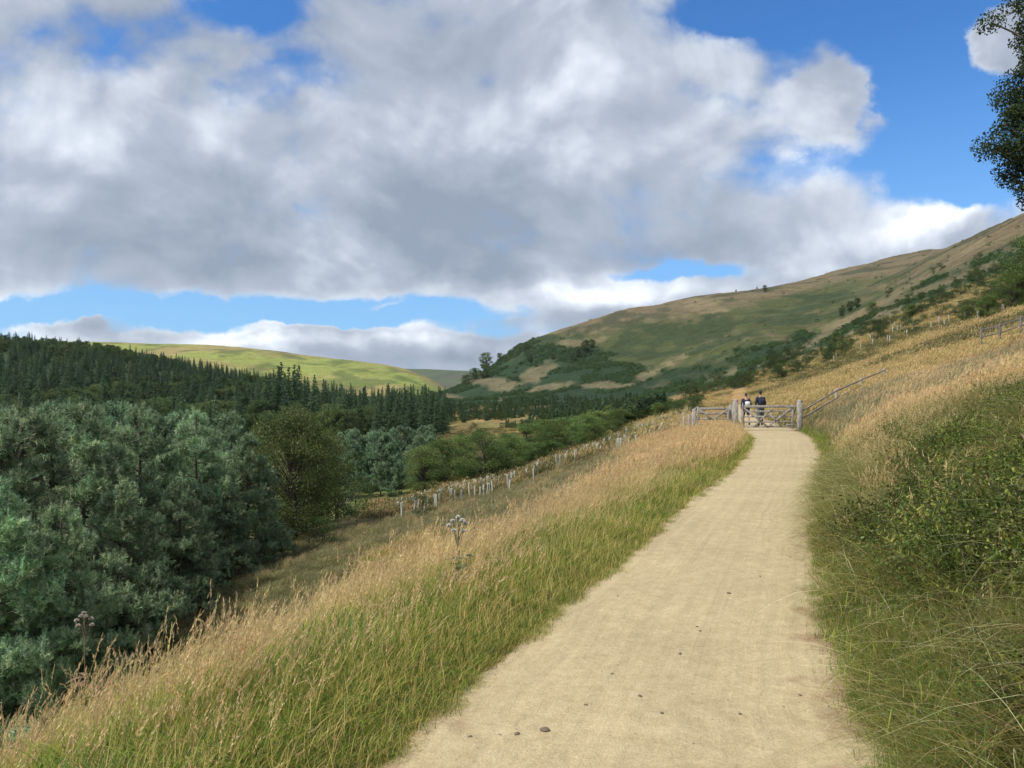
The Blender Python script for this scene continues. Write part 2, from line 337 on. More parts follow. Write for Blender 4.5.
def bark_mat(name, c1, c2, scale=14):
    m, nt, N, L, p = nmat(name); tc = N('ShaderNodeTexCoord')
    mp = N('ShaderNodeMapping'); mp.inputs['Scale'].default_value = (1, 1, .25); L(tc.outputs['Object'], mp.inputs[0])
    n = N('ShaderNodeTexNoise'); L(mp.outputs[0], n.inputs[0]); n.inputs['Scale'].default_value = scale; n.inputs['Detail'].default_value = 6
    r = N('ShaderNodeValToRGB'); L(n.outputs[0], r.inputs[0]); r.color_ramp.elements[0].position = .35; r.color_ramp.elements[1].position = .68
    r.color_ramp.elements[0].color = (*c1, 1); r.color_ramp.elements[1].color = (*c2, 1); L(r.outputs[0], p.inputs[0])
    b = N('ShaderNodeBump'); L(n.outputs[0], b.inputs['Height']); b.inputs['Strength'].default_value = .6; b.inputs['Distance'].default_value = .02; L(b.outputs[0], p.inputs['Normal'])
    p.inputs['Roughness'].default_value = .9; return m
M_bark = bark_mat('bark', (.045, .036, .028), (.13, .105, .08)); M_wood = bark_mat('weathered_wood', (.22, .20, .18), (.46, .43, .39), 22)
def plain(name, c, rough=.7, var=.12, scale=30, trans=0):
    m, nt, N, L, p = nmat(name); n = N('ShaderNodeTexNoise'); n.inputs['Scale'].default_value = scale; tc = N('ShaderNodeTexCoord'); L(tc.outputs['Object'], n.inputs[0])
    mr = N('ShaderNodeMapRange'); L(n.outputs[0], mr.inputs[0]); mr.inputs[3].default_value = 1 - var * 2; mr.inputs[4].default_value = 1 + var * 2
    hs = N('ShaderNodeHueSaturation'); hs.inputs['Color'].default_value = (*c, 1); L(mr.outputs[0], hs.inputs['Value']); L(hs.outputs[0], p.inputs[0])
    p.inputs['Roughness'].default_value = rough; return m
def ground_mat():
    m, nt, N, L, p = nmat('ground_cover')
    a = N('ShaderNodeVertexColor'); a.layer_name = 'Col'; tc = N('ShaderNodeTexCoord'); geo = N('ShaderNodeNewGeometry')
    def nz(s, d=6, rough=.6):
        n = N('ShaderNodeTexNoise'); L(geo.outputs['Position'], n.inputs['Vector']); n.inputs['Scale'].default_value = s; n.inputs['Detail'].default_value = d; n.inputs['Roughness'].default_value = rough; return n.outputs[0]
    n1, n2, n3 = nz(.35), nz(3.0), nz(.06, 9, .7)
    def mr(s, lo, hi, fl=.3, fh=.7):
        n = N('ShaderNodeMapRange'); L(s, n.inputs[0]); n.inputs[1].default_value = fl; n.inputs[2].default_value = fh; n.inputs[3].default_value = lo; n.inputs[4].default_value = hi; return n.outputs[0]
    def mu(a_, b_):
        n = N('ShaderNodeMath'); n.operation = 'MULTIPLY'; L(a_, n.inputs[0]); L(b_, n.inputs[1]); return n.outputs[0]
    v = mu(mu(mr(n1, .72, 1.25), mr(n2, .7, 1.3)), mr(n3, .72, 1.28))
    hs = N('ShaderNodeHueSaturation'); L(a.outputs[0], hs.inputs['Color']); L(v, hs.inputs['Value']); L(mr(n3, .485, .515), hs.inputs['Hue'])
    L(hs.outputs[0], p.inputs[0]); p.inputs['Roughness'].default_value = .95; p.inputs['Specular IOR Level'].default_value = .1
    b = N('ShaderNodeBump'); L(n1, b.inputs['Height']); b.inputs['Strength'].default_value = .8; b.inputs['Distance'].default_value = 1.6
    b2 = N('ShaderNodeBump'); L(n2, b2.inputs['Height']); b2.inputs['Strength'].default_value = .6; b2.inputs['Distance'].default_value = .15; L(b.outputs[0], b2.inputs['Normal'])
    L(b2.outputs[0], p.inputs['Normal']); return m
M_ground = ground_mat()
def path_mat():
    m, nt, N, L, p = nmat('sandy_gravel'); geo = N('ShaderNodeNewGeometry')
    at_ = N('ShaderNodeAttribute'); at_.attribute_name = 'lane'
    def nz(s, d=4, rough=.6, v=None):
        n = N('ShaderNodeTexNoise'); L(v or geo.outputs['Position'], n.inputs['Vector']); n.inputs['Scale'].default_value = s; n.inputs['Detail'].default_value = d; n.inputs['Roughness'].default_value = rough; return n.outputs[0]
    mp = N('ShaderNodeMapping'); L(at_.outputs['Vector'], mp.inputs[0]); mp.inputs['Scale'].default_value = (11, .14, 1)
    streak = nz(1.0, 3, .55, mp.outputs[0]); fine = nz(90, 3); mid = nz(9, 5); big = nz(.8, 4)
    r = N('ShaderNodeValToRGB'); L(mid, r.inputs[0]); e = r.color_ramp.elements
    e[0].position = .25; e[0].color = (.40, .315, .18, 1); e[1].position = .8; e[1].color = (.52, .425, .26, 1)
    def mr(s, lo, hi, fl=.3, fh=.7):
        n = N('ShaderNodeMapRange'); L(s, n.inputs[0]); n.inputs[1].default_value = fl; n.inputs[2].default_value = fh; n.inputs[3].default_value = lo; n.inputs[4].default_value = hi; return n.outputs[0]
    def mu(a_, b_):
        n = N('ShaderNodeMath'); n.operation = 'MULTIPLY'; L(a_, n.inputs[0]); L(b_, n.inputs[1]); return n.outputs[0]
    v = mu(mu(mr(streak, .92, 1.07), mr(fine, .84, 1.15)), mu(mr(big, .90, 1.08), mr(nz(28, 4, .7), .88, 1.1)))
    vor = N('ShaderNodeTexVoronoi'); L(geo.outputs['Position'], vor.inputs['Vector']); vor.inputs['Scale'].default_value = 30
    sp = mr(vor.outputs['Distance'], .55, 1.0, .06, .14)
    vc = N('ShaderNodeTexVoronoi'); L(geo.outputs['Position'], vc.inputs['Vector']); vc.inputs['Scale'].default_value = 30
    sel = N('ShaderNodeSeparateColor'); L(vc.outputs['Color'], sel.inputs[0]); gt = N('ShaderNodeMath'); gt.operation = 'GREATER_THAN'; L(sel.outputs[0], gt.inputs[0]); gt.inputs[1].default_value = .12
    mxx = N('ShaderNodeMath'); mxx.operation = 'MAXIMUM'; L(gt.outputs[0], mxx.inputs[0]); L(sp, mxx.inputs[1])
    v = mu(v, mxx.outputs[0])
    # browner earth along the edges
    sx = N('ShaderNodeSeparateXYZ'); L(at_.outputs['Vector'], sx.inputs[0])
    ab = N('ShaderNodeMath'); ab.operation = 'ABSOLUTE'; L(sx.outputs[0], ab.inputs[0])
    ad = N('ShaderNodeMath'); ad.operation = 'ADD'; L(ab.outputs[0], ad.inputs[0])
    nb = mr(nz(2.6, 6), -.34, .34, .3, .7); L(nb, ad.inputs[1])
    ar = N('ShaderNodeMath'); ar.operation = 'MULTIPLY_ADD'; L(sx.outputs[0], ar.inputs[0]); ar.inputs[1].default_value = .10; L(ad.outputs[0], ar.inputs[2]); ed = mr(ar.outputs[0], 0, .8, .82, 1.12)
    mx = N('ShaderNodeMix'); mx.data_type = 'RGBA'; L(ed, mx.inputs[0]); L(r.outputs[0], mx.inputs[6]); mx.inputs[7].default_value = (.27, .175, .105, 1)
    hs = N('ShaderNodeHueSaturation'); L(mx.outputs[2], hs.inputs['Color']); L(v, hs.inputs['Value']); L(hs.outputs[0], p.inputs[0])
    p.inputs['Roughness'].default_value = .95; p.inputs['Specular IOR Level'].default_value = .15
    b = N('ShaderNodeBump'); L(fine, b.inputs['Height']); b.inputs['Strength'].default_value = .5; b.inputs['Distance'].default_value = .012
    b2 = N('ShaderNodeBump'); L(mid, b2.inputs['Height']); b2.inputs['Strength'].default_value = .3; b2.inputs['Distance'].default_value = .02; L(b.outputs[0], b2.inputs['Normal'])
    b3 = N('ShaderNodeBump'); L(streak, b3.inputs['Height']); b3.inputs['Strength'].default_value = .4; b3.inputs['Distance'].default_value = .03; L(b2.outputs[0], b3.inputs['Normal'])
    L(b3.outputs[0], p.inputs['Normal']); return m

# ---------------------------------------------------------------- ground sheet
STRAW = np.array([.35, .225, .10]); OLIVE = np.array([.105, .115, .04]); BRACK = np.array([.025, .046, .021]); BROWN = np.array([.135, .108, .062])
EARTH = np.array([.095, .105, .04]); GREEN = np.array([.13, .17, .045]); DARK = np.array([.03, .04, .018])
SPUR_LO = ([560, 620, 740, 800, 840, 900, 960, 1024, 1200], [412, 411, 386, 371, 357, 336, 318, 305, 270])     # foot of the bushy spur, in view angles
SPUR_HI = ([560, 620, 700, 790, 870, 930, 970, 1024, 1200], [412, 405, 385, 350, 312, 282, 262, 250, 200])
def cover(X, Y, z):
    px, py = pix(X, np.maximum(Y, .5), z)
    n = fbm(X * .02 + 3, Y * .02, 5, .6); n2 = fbm(X * .15, Y * .15 + 7, 4); n3 = fbm(px * .02, py * .06, 5, .6); n4 = fbm(px * .06 + 9, py * .16, 4, .6)
    lo = np.interp(px, *SPUR_LO) + (n3 - .5) * 14; hi_ = np.interp(px, *SPUR_HI) + (n3 - .5) * 16
    mixw = lambda a, b, w: a * (1 - w[..., None]) + b * w[..., None]
    c = np.broadcast_to(STRAW, X.shape + (3,)) * 1.0
    # hillside meadow beyond the gate: straw with greener streaks
    c = mixw(c, OLIVE * 1.6, smooth(.47, .60, n4) * .7 * smooth(36, 50, Y))
    c = mixw(c, BROWN * 1.4, smooth(.5, .65, n3) * .5)
    # slope and verge beside the camera
    nearw = 1 - smooth(30, 45, Y); c = mixw(c, EARTH, nearw)
    dd = np.maximum(XL(Y) - X, X - XR(Y)); c = mixw(c, np.array([.36, .27, .155]), (1 - smooth(.12, .4, dd + (n2 - .5) * .5)) * (1 - smooth(30, 60, Y))); c = mixw(c, np.array([.20, .13, .075]), (1 - smooth(.5, 1.1, X - XR(Y) + (n2 - .5) * .6)) * (X > XR(Y)) * nearw * .7)
    # right bank gaps, then the left valley floor
    rr_ = (X - XR(Y)) * .94; c = mixw(c, np.array([.045, .05, .02]), smooth(.45, .9, rr_ + (n2 - .5) * .5) * (1 - smooth(9, 13, Y)))  # right bank ground painted dark as shade in the gaps between plants
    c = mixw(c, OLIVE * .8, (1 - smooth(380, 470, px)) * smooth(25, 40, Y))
    c = mixw(c, OLIVE * 1.1, smooth(120, 160, Y) * (1 - smooth(600, 640, px)) * (1 - smooth(380, 450, Y)) * smooth(.4, .55, n3))
    c = mixw(c, OLIVE * 1.5, smooth(36, 44, Y) * (1 - smooth(90, 120, Y)) * (1 - smooth(640, 690, px)) * .75)
    # spur with bracken
    w = smooth(-2, 4, lo - py) * smooth(90, 110, Y)
    c = mixw(c, BRACK * 1.15, w)
    c = mixw(c, BROWN * 1.5, w * smooth(.56, .66, n4) * (1 - smooth(900, 960, px) * .4) * .7)
    # the big hill above it
    w = smooth(-2, 5, hi_ - py) * smooth(200, 300, Y)
    c = mixw(c, OLIVE * np.array([.70, .74, .8]), w)  # olive turned down: cloud shadow painted into the hill colour
    sky = np.interp(px, [440, 470, 520, 560, 640, 750, 900, 970, 1024], [395, 380, 342, 324, 305, 288, 256, 242, 213])
    below = py - sky + (n3 - .5) * 22
    wb = w * (1 - smooth(640, 760, px) * (1 - smooth(-10, 8, py - hi_ + 46)))         # bracken slope on the left part and along the foot
    c = mixw(c, BRACK, w * smooth(-14, 10, 36 + (px - 560) * .36 - (sky - 324) * 0 - 60 + (py - sky) + (n3 - .5) * 50 - (px - 560) * .5) * 0)
    lim = np.interp(px, [440, 520, 600, 650, 720, 800, 860], [376, 352, 352, 372, 366, 338, 322])
    c = mixw(c, BRACK * .9, w * smooth(-6, 6, py - lim + (n3 - .5) * 44))
    c = mixw(c, BRACK * 1.3, w * (1 - smooth(540, 610, px + (n3 - .5) * 90)) * .7)
    c = mixw(c, BROWN * 1.15, w * (1 - smooth(8, 20, below)) * smooth(530, 580, px))
    c = mixw(c, BROWN * 1.15, w * smooth(820, 900, px) * .75 * smooth(.38, .5, n4))
    c = mixw(c, BROWN * 1.1, w * smooth(.57, .70, n4) * .5 * smooth(600, 700, px)); c = mixw(c, BRACK, w * smooth(.52, .62, fbm(X * .03, Y * .012, 4, .65)) * .6)
    for (cx, cy, rx, ry, k) in ((580, 340, 26, 6, .0), (545, 330, 26, 6, .3), (503, 386, 26, 6, -.15), (533, 376, 20, 7, .5), (655, 370, 20, 4, .5), (676, 362, 10, 4, .5), (600, 385, 18, 3, 0), (452, 397, 10, 3, 0), (712, 305, 28, 6, .0), (540, 390, 30, 3, .2)):
        dx, dy = px - cx, py - cy + (px - cx) * k
        q = (dx / rx) ** 2 + (dy / ry) ** 2 + (n4 - .5) * 5.5
        c = mixw(c, BROWN * 1.75, w * (1 - smooth(.2, 1.6, q)) * .55)
    # pale track lines climbing the spur
    for (x0, y0, x1, y1) in ((740, 345 + 40, 985, 240), (820, 330, 1000, 262)):
        d = np.abs((py - y0) - (y1 - y0) / (x1 - x0) * (px - x0)) + (n4 - .5) * 7
        c = mixw(c, BROWN * 1.5, smooth(90, 120, Y) * (px > x0) * (px < x1) * (1 - smooth(1.5, 5, d)) * .6)
    # plantation rides: greyish rough grass
    w = smooth(110, 130, Y) * (1 - smooth(330, 360, Y)) * smooth(430, 455, px) * (1 - smooth(600, 650, px))
    c = mixw(c, STRAW * .72, w * smooth(.45, .52, n3) * .8 * .6)
    return c
def build_ground():
    u = np.linspace(-1.55, 1.55, 900)
    ys = [-8.0]
    while ys[-1] < 3300: ys.append(ys[-1] + max(.16, .0085 * (ys[-1] + 12)))
    ys = np.array(ys); U, Yg = np.meshgrid(u, ys); Xg = U * (Yg + 26)
    Xf = np.where(Yg > 0, Xg, Xg)
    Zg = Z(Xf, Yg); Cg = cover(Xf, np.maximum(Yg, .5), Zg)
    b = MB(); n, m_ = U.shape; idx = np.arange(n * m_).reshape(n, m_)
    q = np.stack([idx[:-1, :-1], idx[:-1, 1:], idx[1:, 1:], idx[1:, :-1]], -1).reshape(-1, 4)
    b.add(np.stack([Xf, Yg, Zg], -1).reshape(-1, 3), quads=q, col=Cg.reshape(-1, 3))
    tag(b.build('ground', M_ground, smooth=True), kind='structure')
build_ground()
def build_path():
    ys = np.concatenate([np.arange(-8, 40, .1), np.arange(40, 84, .4)]); t = np.linspace(-1, 1, 41)
    cx = (XL(ys) + XR(ys)) / 2; hw = (XR(ys) - XL(ys)) / 2
    jl = (fbm(ys * 1.3, ys * 0, 4) - .5) * .28; jr = (fbm(ys * 1.3, ys * 0 + 40, 4) - .5) * .28
    X = cx[:, None] + t[None] * (hw[:, None] + .10 + np.where(t[None] < 0, jl[:, None], jr[:, None]))
    Yg = np.repeat(ys[:, None], len(t), 1); Zg = Z(X, Yg) + .012 + .02 * (1 - t[None] ** 2) - .02 * (np.abs(t[None]) > .99)
    b = MB(); n, m_ = X.shape; idx = np.arange(n * m_).reshape(n, m_)
    q = np.stack([idx[:-1, :-1], idx[:-1, 1:], idx[1:, 1:], idx[1:, :-1]], -1).reshape(-1, 4)
    b.add(np.stack([X, Yg, Zg], -1).reshape(-1, 3), quads=q)
    o = b.build('path', path_mat(), smooth=True); tag(o, kind='structure')
    lane = o.data.attributes.new('lane', 'FLOAT_VECTOR', 'POINT')
    lane.data.foreach_set('vector', np.stack([np.repeat(t[None], n, 0), Yg, Yg * 0], -1).ravel())
build_path()
# far moors beyond the valley head
def moor(name, sky, Y0, Y1, c1, c2, seed, foot):
    px = np.arange(-500, 900, 3.); k = np.linspace(0, 1, 90)
    skyv = np.interp(px, [s[0] for s in sky], [s[1] for s in sky]); skyv = _sm(skyv, 25)
    top = Zy(Y1, skyv); b = MB()
    Yg = Y0 + (Y1 - Y0) * k[:, None] + 0 * px[None]; X = (px[None] - HX) / F * Yg
    Zg = foot + (top[None] - foot) * np.sin(k[:, None] * np.pi / 2) ** 1.15
    Zg = Zg + (fbm(X * .004 + seed, Yg * .004, 5) - .5) * 34 * np.sin(k[:, None] * np.pi)
    Yb = Yg[-1:] + 400; Xb = (px[None] - HX) / F * Yb
    X = np.concatenate([X, Xb]); Zg = np.concatenate([Zg, Zg[-1:] - 12]); Yg = np.concatenate([Yg, Yb])
    n = fbm(X * .006 + seed, Yg * .006, 5, .6); n2 = fbm(X * .02, Yg * .012 + 5, 4, .6)
    w = smooth(.42, .6, n)[..., None]; w2 = smooth(.5, .62, n2)[..., None] * .55
    C = np.array(c1) * (1 - w) + np.array(c2) * w; C = C * (1 - w2) + np.array([.05, .085, .028]) * w2
    nn, m_ = X.shape; idx = np.arange(nn * m_).reshape(nn, m_)
    q = np.stack([idx[:-1, :-1], idx[:-1, 1:], idx[1:, 1:], idx[1:, :-1]], -1).reshape(-1, 4)
    b.add(np.stack([X, Yg, Zg], -1).reshape(-1, 3), quads=q, col=C.reshape(-1, 3))
    tag(b.build(name, M_ground, smooth=True), kind='structure')
moor('hill', [(-500, 330), (0, 341), (120, 345), (200, 347), (260, 352), (340, 361), (410, 370), (436, 380), (455, 396), (520, 420), (900, 440)], 900, 1900, (.26, .29, .075), (.30, .25, .10), 3., -25)  # pale green also carries painted sunlight, against the wood in cloud shadow
moor('distant_hill', [(-500, 380), (330, 366), (400, 369), (470, 371), (560, 372), (900, 375)], 2800, 4200, (.10, .10, .07), (.09, .12, .05), 11., -40)

# ---------------------------------------------------------------- air
def haze():
    b = MB(); b.box((0, 2200, 190), (11400, 4900, 700)); m = bpy.data.materials.new('air'); m.use_nodes = True; nt = m.node_tree; nt.nodes.clear()
    v = nt.nodes.new('ShaderNodeVolumePrincipled'); v.inputs['Color'].default_value = (.72, .86, 1, 1); v.inputs['Density'].default_value = .000035; v.inputs['Anisotropy'].default_value = .2
    out = nt.nodes.new('ShaderNodeOutputMaterial'); nt.links.new(v.outputs[0], out.inputs['Volume'])
    o = b.build('haze', m); tag(o, 'thin summer air between the path and the far moors', 'haze', kind='stuff')
haze()
sc.cycles.volume_bounces = 0; sc.cycles.volume_step_rate = 10

# ---------------------------------------------------------------- scattering
def proto(name, mb, mat): return mb.build(name, mat, link=False)
def hidden_collection(name, objs):
    c = bpy.data.collections.new(name)
    for o in objs: c.objects.link(o)
    return c
def scatter(name, coll, P, rot, scale, idx, mat=None):
    me = bpy.data.meshes.new(name); me.vertices.add(len(P)); me.vertices.foreach_set('co', np.asarray(P, float).ravel())
    for nm, ty, arr, key in (('rot', 'FLOAT_VECTOR', rot, 'vector'), ('scl', 'FLOAT', scale, 'value'), ('idx', 'INT', idx, 'value')):
        at_ = me.attributes.new(nm, ty, 'POINT'); at_.data.foreach_set(key, np.asarray(arr).ravel())
    o = bpy.data.objects.new(name, me); COL.objects.link(o)
    ng = bpy.data.node_groups.new(name + '_scatter', 'GeometryNodeTree')
    ng.interface.new_socket('Geometry', in_out='INPUT', socket_type='NodeSocketGeometry'); ng.interface.new_socket('Geometry', in_out='OUTPUT', socket_type='NodeSocketGeometry')
    N = ng.nodes.new; L = ng.links.new
    gi, go = N('NodeGroupInput'), N('NodeGroupOutput'); iop = N('GeometryNodeInstanceOnPoints'); ci = N('GeometryNodeCollectionInfo')
    ci.inputs['Collection'].default_value = coll; ci.inputs['Separate Children'].default_value = True; ci.inputs['Reset Children'].default_value = True
    def na(nm, ty):
        n = N('GeometryNodeInputNamedAttribute'); n.data_type = ty; n.inputs['Name'].default_value = nm; return n.outputs['Attribute']
    L(gi.outputs[0], iop.inputs['Points']); L(ci.outputs[0], iop.inputs['Instance']); iop.inputs['Pick Instance'].default_value = True
    L(na('idx', 'INT'), iop.inputs['Instance Index']); L(na('rot', 'FLOAT_VECTOR'), iop.inputs['Rotation']); L(na('scl', 'FLOAT'), iop.inputs['Scale'])
    L(iop.outputs[0], go.inputs[0])
    md = o.modifiers.new('scatter', 'NODES'); md.node_group = ng
    return o
def jit(c, n, a=.2, r=rng):
    c = np.asarray(c); return np.clip(c[None] * (1 + r.uniform(-a, a, (n, 1))) * (1 + r.uniform(-a * .4, a * .4, (n, 3))), 0, 1)

G_FRESH = (.29, .38, .055); G_DEEP = (.11, .185, .04); G_STRAW = (.64, .48, .18); G_PALE = (.76, .66, .38); G_HEAD = (.74, .55, .31); G_OLIVE = (.30, .28, .07)
WIND = .6          # grass leans to the right of the view
def clump_tall(i, nst=10, rad=.17, h=(.5, .82), wst=.0028, head=True, lod=1.0, leafc=(G_FRESH, G_STRAW), nleaf=42, stemc=(G_OLIVE, G_STRAW), headc=G_HEAD, lh=(.22, .5)):
    b = MB(); r = np.random.default_rng(100 + i)
    base = lambda n: np.concatenate([r.normal(0, rad * .6, (n, 2)), np.zeros((n, 1)) - .03], 1)
    az = r.normal(WIND - .6, .9, nst); L_ = r.uniform(*h, nst)
    P = b.blades(base(nst), az, L_, r.uniform(.1, .45, nst), wst * lod * r.uniform(.8, 1.3, nst), jit(stemc[0], nst, .2, r), jit(stemc[1], nst, .2, r), 4, r.uniform(.02, .15, nst), r, .6)
    if head:
        tip = P[:, -1]; d = P[:, -1] - P[:, -2]; d /= np.linalg.norm(d, axis=1)[:, None]
        K = 11
        for k in range(K):
            f = (k / (K - 1)); hl = r.uniform(.09, .16, nst)
            c = tip - d * (hl * (1 - f))[:, None] + r.normal(0, .0045 * lod * (1 - .5 * f), (nst, 3)); c[:, 2] -= .02 * f * f
            dd = d + r.normal(0, .25, (nst, 3))
            u = dd * (.014 * lod ** .45); w = np.cross(dd, r.normal(size=(nst, 3))); w /= np.linalg.norm(w, axis=1)[:, None]; w = w * .0033 * lod * (1.2 - .6 * f)
            v = np.stack([c - u, c + w, c + u, c - w], 1).reshape(-1, 3)
            b.add(v, quads=np.arange(nst * 4).reshape(-1, 4), col=np.repeat(jit(headc, nst, .25, r), 4, axis=0))
    n = nleaf; az = r.uniform(0, 6.28, n)
    green = r.random(n)[:, None] < .62
    c0 = np.where(green, jit(leafc[0], n, .25, r), jit(leafc[1], n, .2, r)); c1 = np.where(green, jit(leafc[0], n, .25, r) * 1.25, jit(leafc[1], n, .2, r))
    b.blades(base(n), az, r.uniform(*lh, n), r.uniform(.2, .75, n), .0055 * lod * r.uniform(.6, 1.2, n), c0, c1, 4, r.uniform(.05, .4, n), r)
    return proto('tall_grass_clump_%d' % i, b, M_grass)
def clump_short(i, n=70, rad=.16, h=(.08, .26), col=(G_FRESH, G_DEEP), lod=1.0, straw=.22):
    b = MB(); r = np.random.default_rng(300 + i)
    base = np.concatenate([r.normal(0, rad * .6, (n, 2)), np.zeros((n, 1)) - .02], 1)
    s = r.random(n)[:, None]; c = np.where(s < straw, jit(G_STRAW, n, .2, r), np.where(s < .6, jit(col[0], n, .3, r), jit(col[1], n, .3, r)))
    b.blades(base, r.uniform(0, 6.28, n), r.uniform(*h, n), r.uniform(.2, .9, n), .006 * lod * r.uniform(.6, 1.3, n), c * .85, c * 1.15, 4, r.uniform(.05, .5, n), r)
    return proto('short_grass_clump_%d' % i, b, M_grass)
def clump_arch(i, n=46, rad=.14, h=(.45, .9), cols=(G_PALE, G_OLIVE, G_FRESH), lod=1.0, az0=math.pi, spread=.9):
    """long leaves arching over, mostly to one side"""
    b = MB(); r = np.random.default_rng(500 + i)
    base = np.concatenate([r.normal(0, rad * .6, (n, 2)), np.zeros((n, 1)) - .02], 1)
    s = r.random(n)[:, None]; c = np.where(s < .2, jit(cols[0], n, .2, r), np.where(s < .65, jit(cols[1], n, .25, r), jit(cols[2], n, .25, r)))
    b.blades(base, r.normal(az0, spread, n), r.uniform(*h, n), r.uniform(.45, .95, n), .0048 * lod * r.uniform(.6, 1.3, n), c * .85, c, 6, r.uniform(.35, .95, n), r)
    return proto('arching_grass_clump_%d' % i, b, M_grass)
def clump_bush(i, n=1500, rad=.3, h=.44, leaf=.017, cols=((.10, .135, .028), (.21, .235, .045), (.05, .07, .018))):
    """low moor shrub: twigs and small leaves"""
    b = MB(); r = np.random.default_rng(700 + i); ns = 26
    az = r.uniform(0, 6.28, ns); base = np.zeros((ns, 3)); base[:, :2] = r.normal(0, rad * .25, (ns, 2)); base[:, 2] = -.05
    P = b.blades(base, az, r.uniform(.6, 1.1, ns) * h, r.uniform(.2, .8, ns), .006, (.09, .06, .04), (.12, .09, .05), 5, .1, r, .4)
    k = r.integers(0, ns, n); t = r.uniform(.25, 1, n) * 5; i0 = np.minimum(t.astype(int), 4); f = (t - i0)[:, None]
    c = P[k, i0] * (1 - f) + P[k, i0 + 1] * f + r.normal(0, rad * .13, (n, 3)); c[:, 2] = np.abs(c[:, 2])
    s = r.random((ns, 1))[k]; cc = np.where(s < .5, jit(cols[0], n, .35, r), np.where(s < .75, jit(cols[1], n, .3, r), jit(cols[2], n, .3, r)))
    b.leaves(c, r.uniform(.7, 1.4, n) * leaf, cc, .55, nrm=np.array([0, 0, .6]), r=r)
    return proto('moor_shrub_%d' % i, b, M_shrub)
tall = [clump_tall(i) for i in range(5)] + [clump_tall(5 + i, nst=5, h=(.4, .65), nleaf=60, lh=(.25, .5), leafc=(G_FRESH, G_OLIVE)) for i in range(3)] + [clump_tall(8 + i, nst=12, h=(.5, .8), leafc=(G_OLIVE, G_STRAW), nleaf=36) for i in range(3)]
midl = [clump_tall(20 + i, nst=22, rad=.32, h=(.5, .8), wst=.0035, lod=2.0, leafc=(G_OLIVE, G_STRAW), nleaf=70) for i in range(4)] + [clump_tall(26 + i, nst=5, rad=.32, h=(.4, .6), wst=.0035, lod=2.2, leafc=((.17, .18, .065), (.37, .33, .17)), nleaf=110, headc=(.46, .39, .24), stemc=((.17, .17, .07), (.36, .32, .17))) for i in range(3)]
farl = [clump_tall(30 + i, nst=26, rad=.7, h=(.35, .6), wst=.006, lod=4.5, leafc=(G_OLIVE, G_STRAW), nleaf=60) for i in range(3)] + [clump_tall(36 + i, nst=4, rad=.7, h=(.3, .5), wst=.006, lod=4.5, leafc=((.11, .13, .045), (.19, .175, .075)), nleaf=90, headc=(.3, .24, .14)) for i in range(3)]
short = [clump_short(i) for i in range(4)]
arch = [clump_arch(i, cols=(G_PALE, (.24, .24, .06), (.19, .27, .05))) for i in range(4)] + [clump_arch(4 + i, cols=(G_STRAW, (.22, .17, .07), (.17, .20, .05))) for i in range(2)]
def clump_sprig(i, n=26, h=.45):
    """upright feathery heather sprigs"""
    b = MB(); r = np.random.default_rng(900 + i); base = np.concatenate([r.normal(0, .1, (n, 2)), np.zeros((n, 1)) - .04], 1)
    P = b.blades(base, r.uniform(0, 6.28, n), r.uniform(.6, 1.1, n) * h, r.uniform(.1, .7, n), .005, (.10, .07, .04), (.12, .12, .04), 5, .1, r, .4)
    m_ = 34; k = np.repeat(np.arange(n), m_); t = r.uniform(.2, 1, n * m_) * 5; i0 = np.minimum(t.astype(int), 4); f = (t - i0)[:, None]
    c = P[k, i0] * (1 - f) + P[k, i0 + 1] * f; d = r.normal(size=(n * m_, 3)); d[:, 2] = np.abs(d[:, 2]) + .6; d /= np.linalg.norm(d, axis=1)[:, None]
    T = c + d * r.uniform(.02, .05, (n * m_, 1)); S = np.cross(d, r.normal(size=(n * m_, 3))); S = S / np.linalg.norm(S, axis=1)[:, None] * .0035
    col = np.array([(.18, .24, .04), (.28, .30, .06), (.10, .15, .03)])[r.integers(0, 3, n)][k] * r.uniform(.75, 1.25, (n * m_, 1))
    b.add(np.stack([c - S, c + S, T], 1).reshape(-1, 3), tris=np.arange(n * m_ * 3).reshape(-1, 3), col=np.repeat(col, 3, axis=0))
    return proto('heather_%d' % i, b, M_shrub)
bush = [clump_bush(i) for i in range(5)] + [clump_sprig(i) for i in range(3)]
def nm_sort(objs, pre):
    for k, o in enumerate(objs): o.name = '%s_%02d' % (pre, k)
    return hidden_collection(pre, objs)
C_tall, C_mid, C_far, C_short, C_arch, C_bush = (nm_sort(a, b) for a, b in ((tall, 'tall_grass_clump'), (midl, 'meadow_clump'), (farl, 'slope_clump'), (short, 'short_grass_clump'), (arch, 'arching_grass_clump'), (bush, 'moor_shrub')))
def field(n, x0, x1, y0, y1): return rng.uniform(x0, x1, n), rng.uniform(y0, y1, n)
def inview(X, Y, m=160): px = HX + F * X / np.maximum(Y, .3); return (px > -m) & (px < 1024 + m)
def finish(name, coll, X, Y, s, idx, label, cat, tilt=.12, sink=0.0):
    n = len(X); z = Z(X, Y) - sink
    rot = np.stack([rng.normal(0, tilt, n), rng.normal(0, tilt, n), rng.uniform(-.5, .5, n)], 1)
    o = scatter(name, coll, np.stack([X, Y, z], 1), rot, s, idx.astype(np.int32)); tag(o, label, cat, kind='stuff'); return o

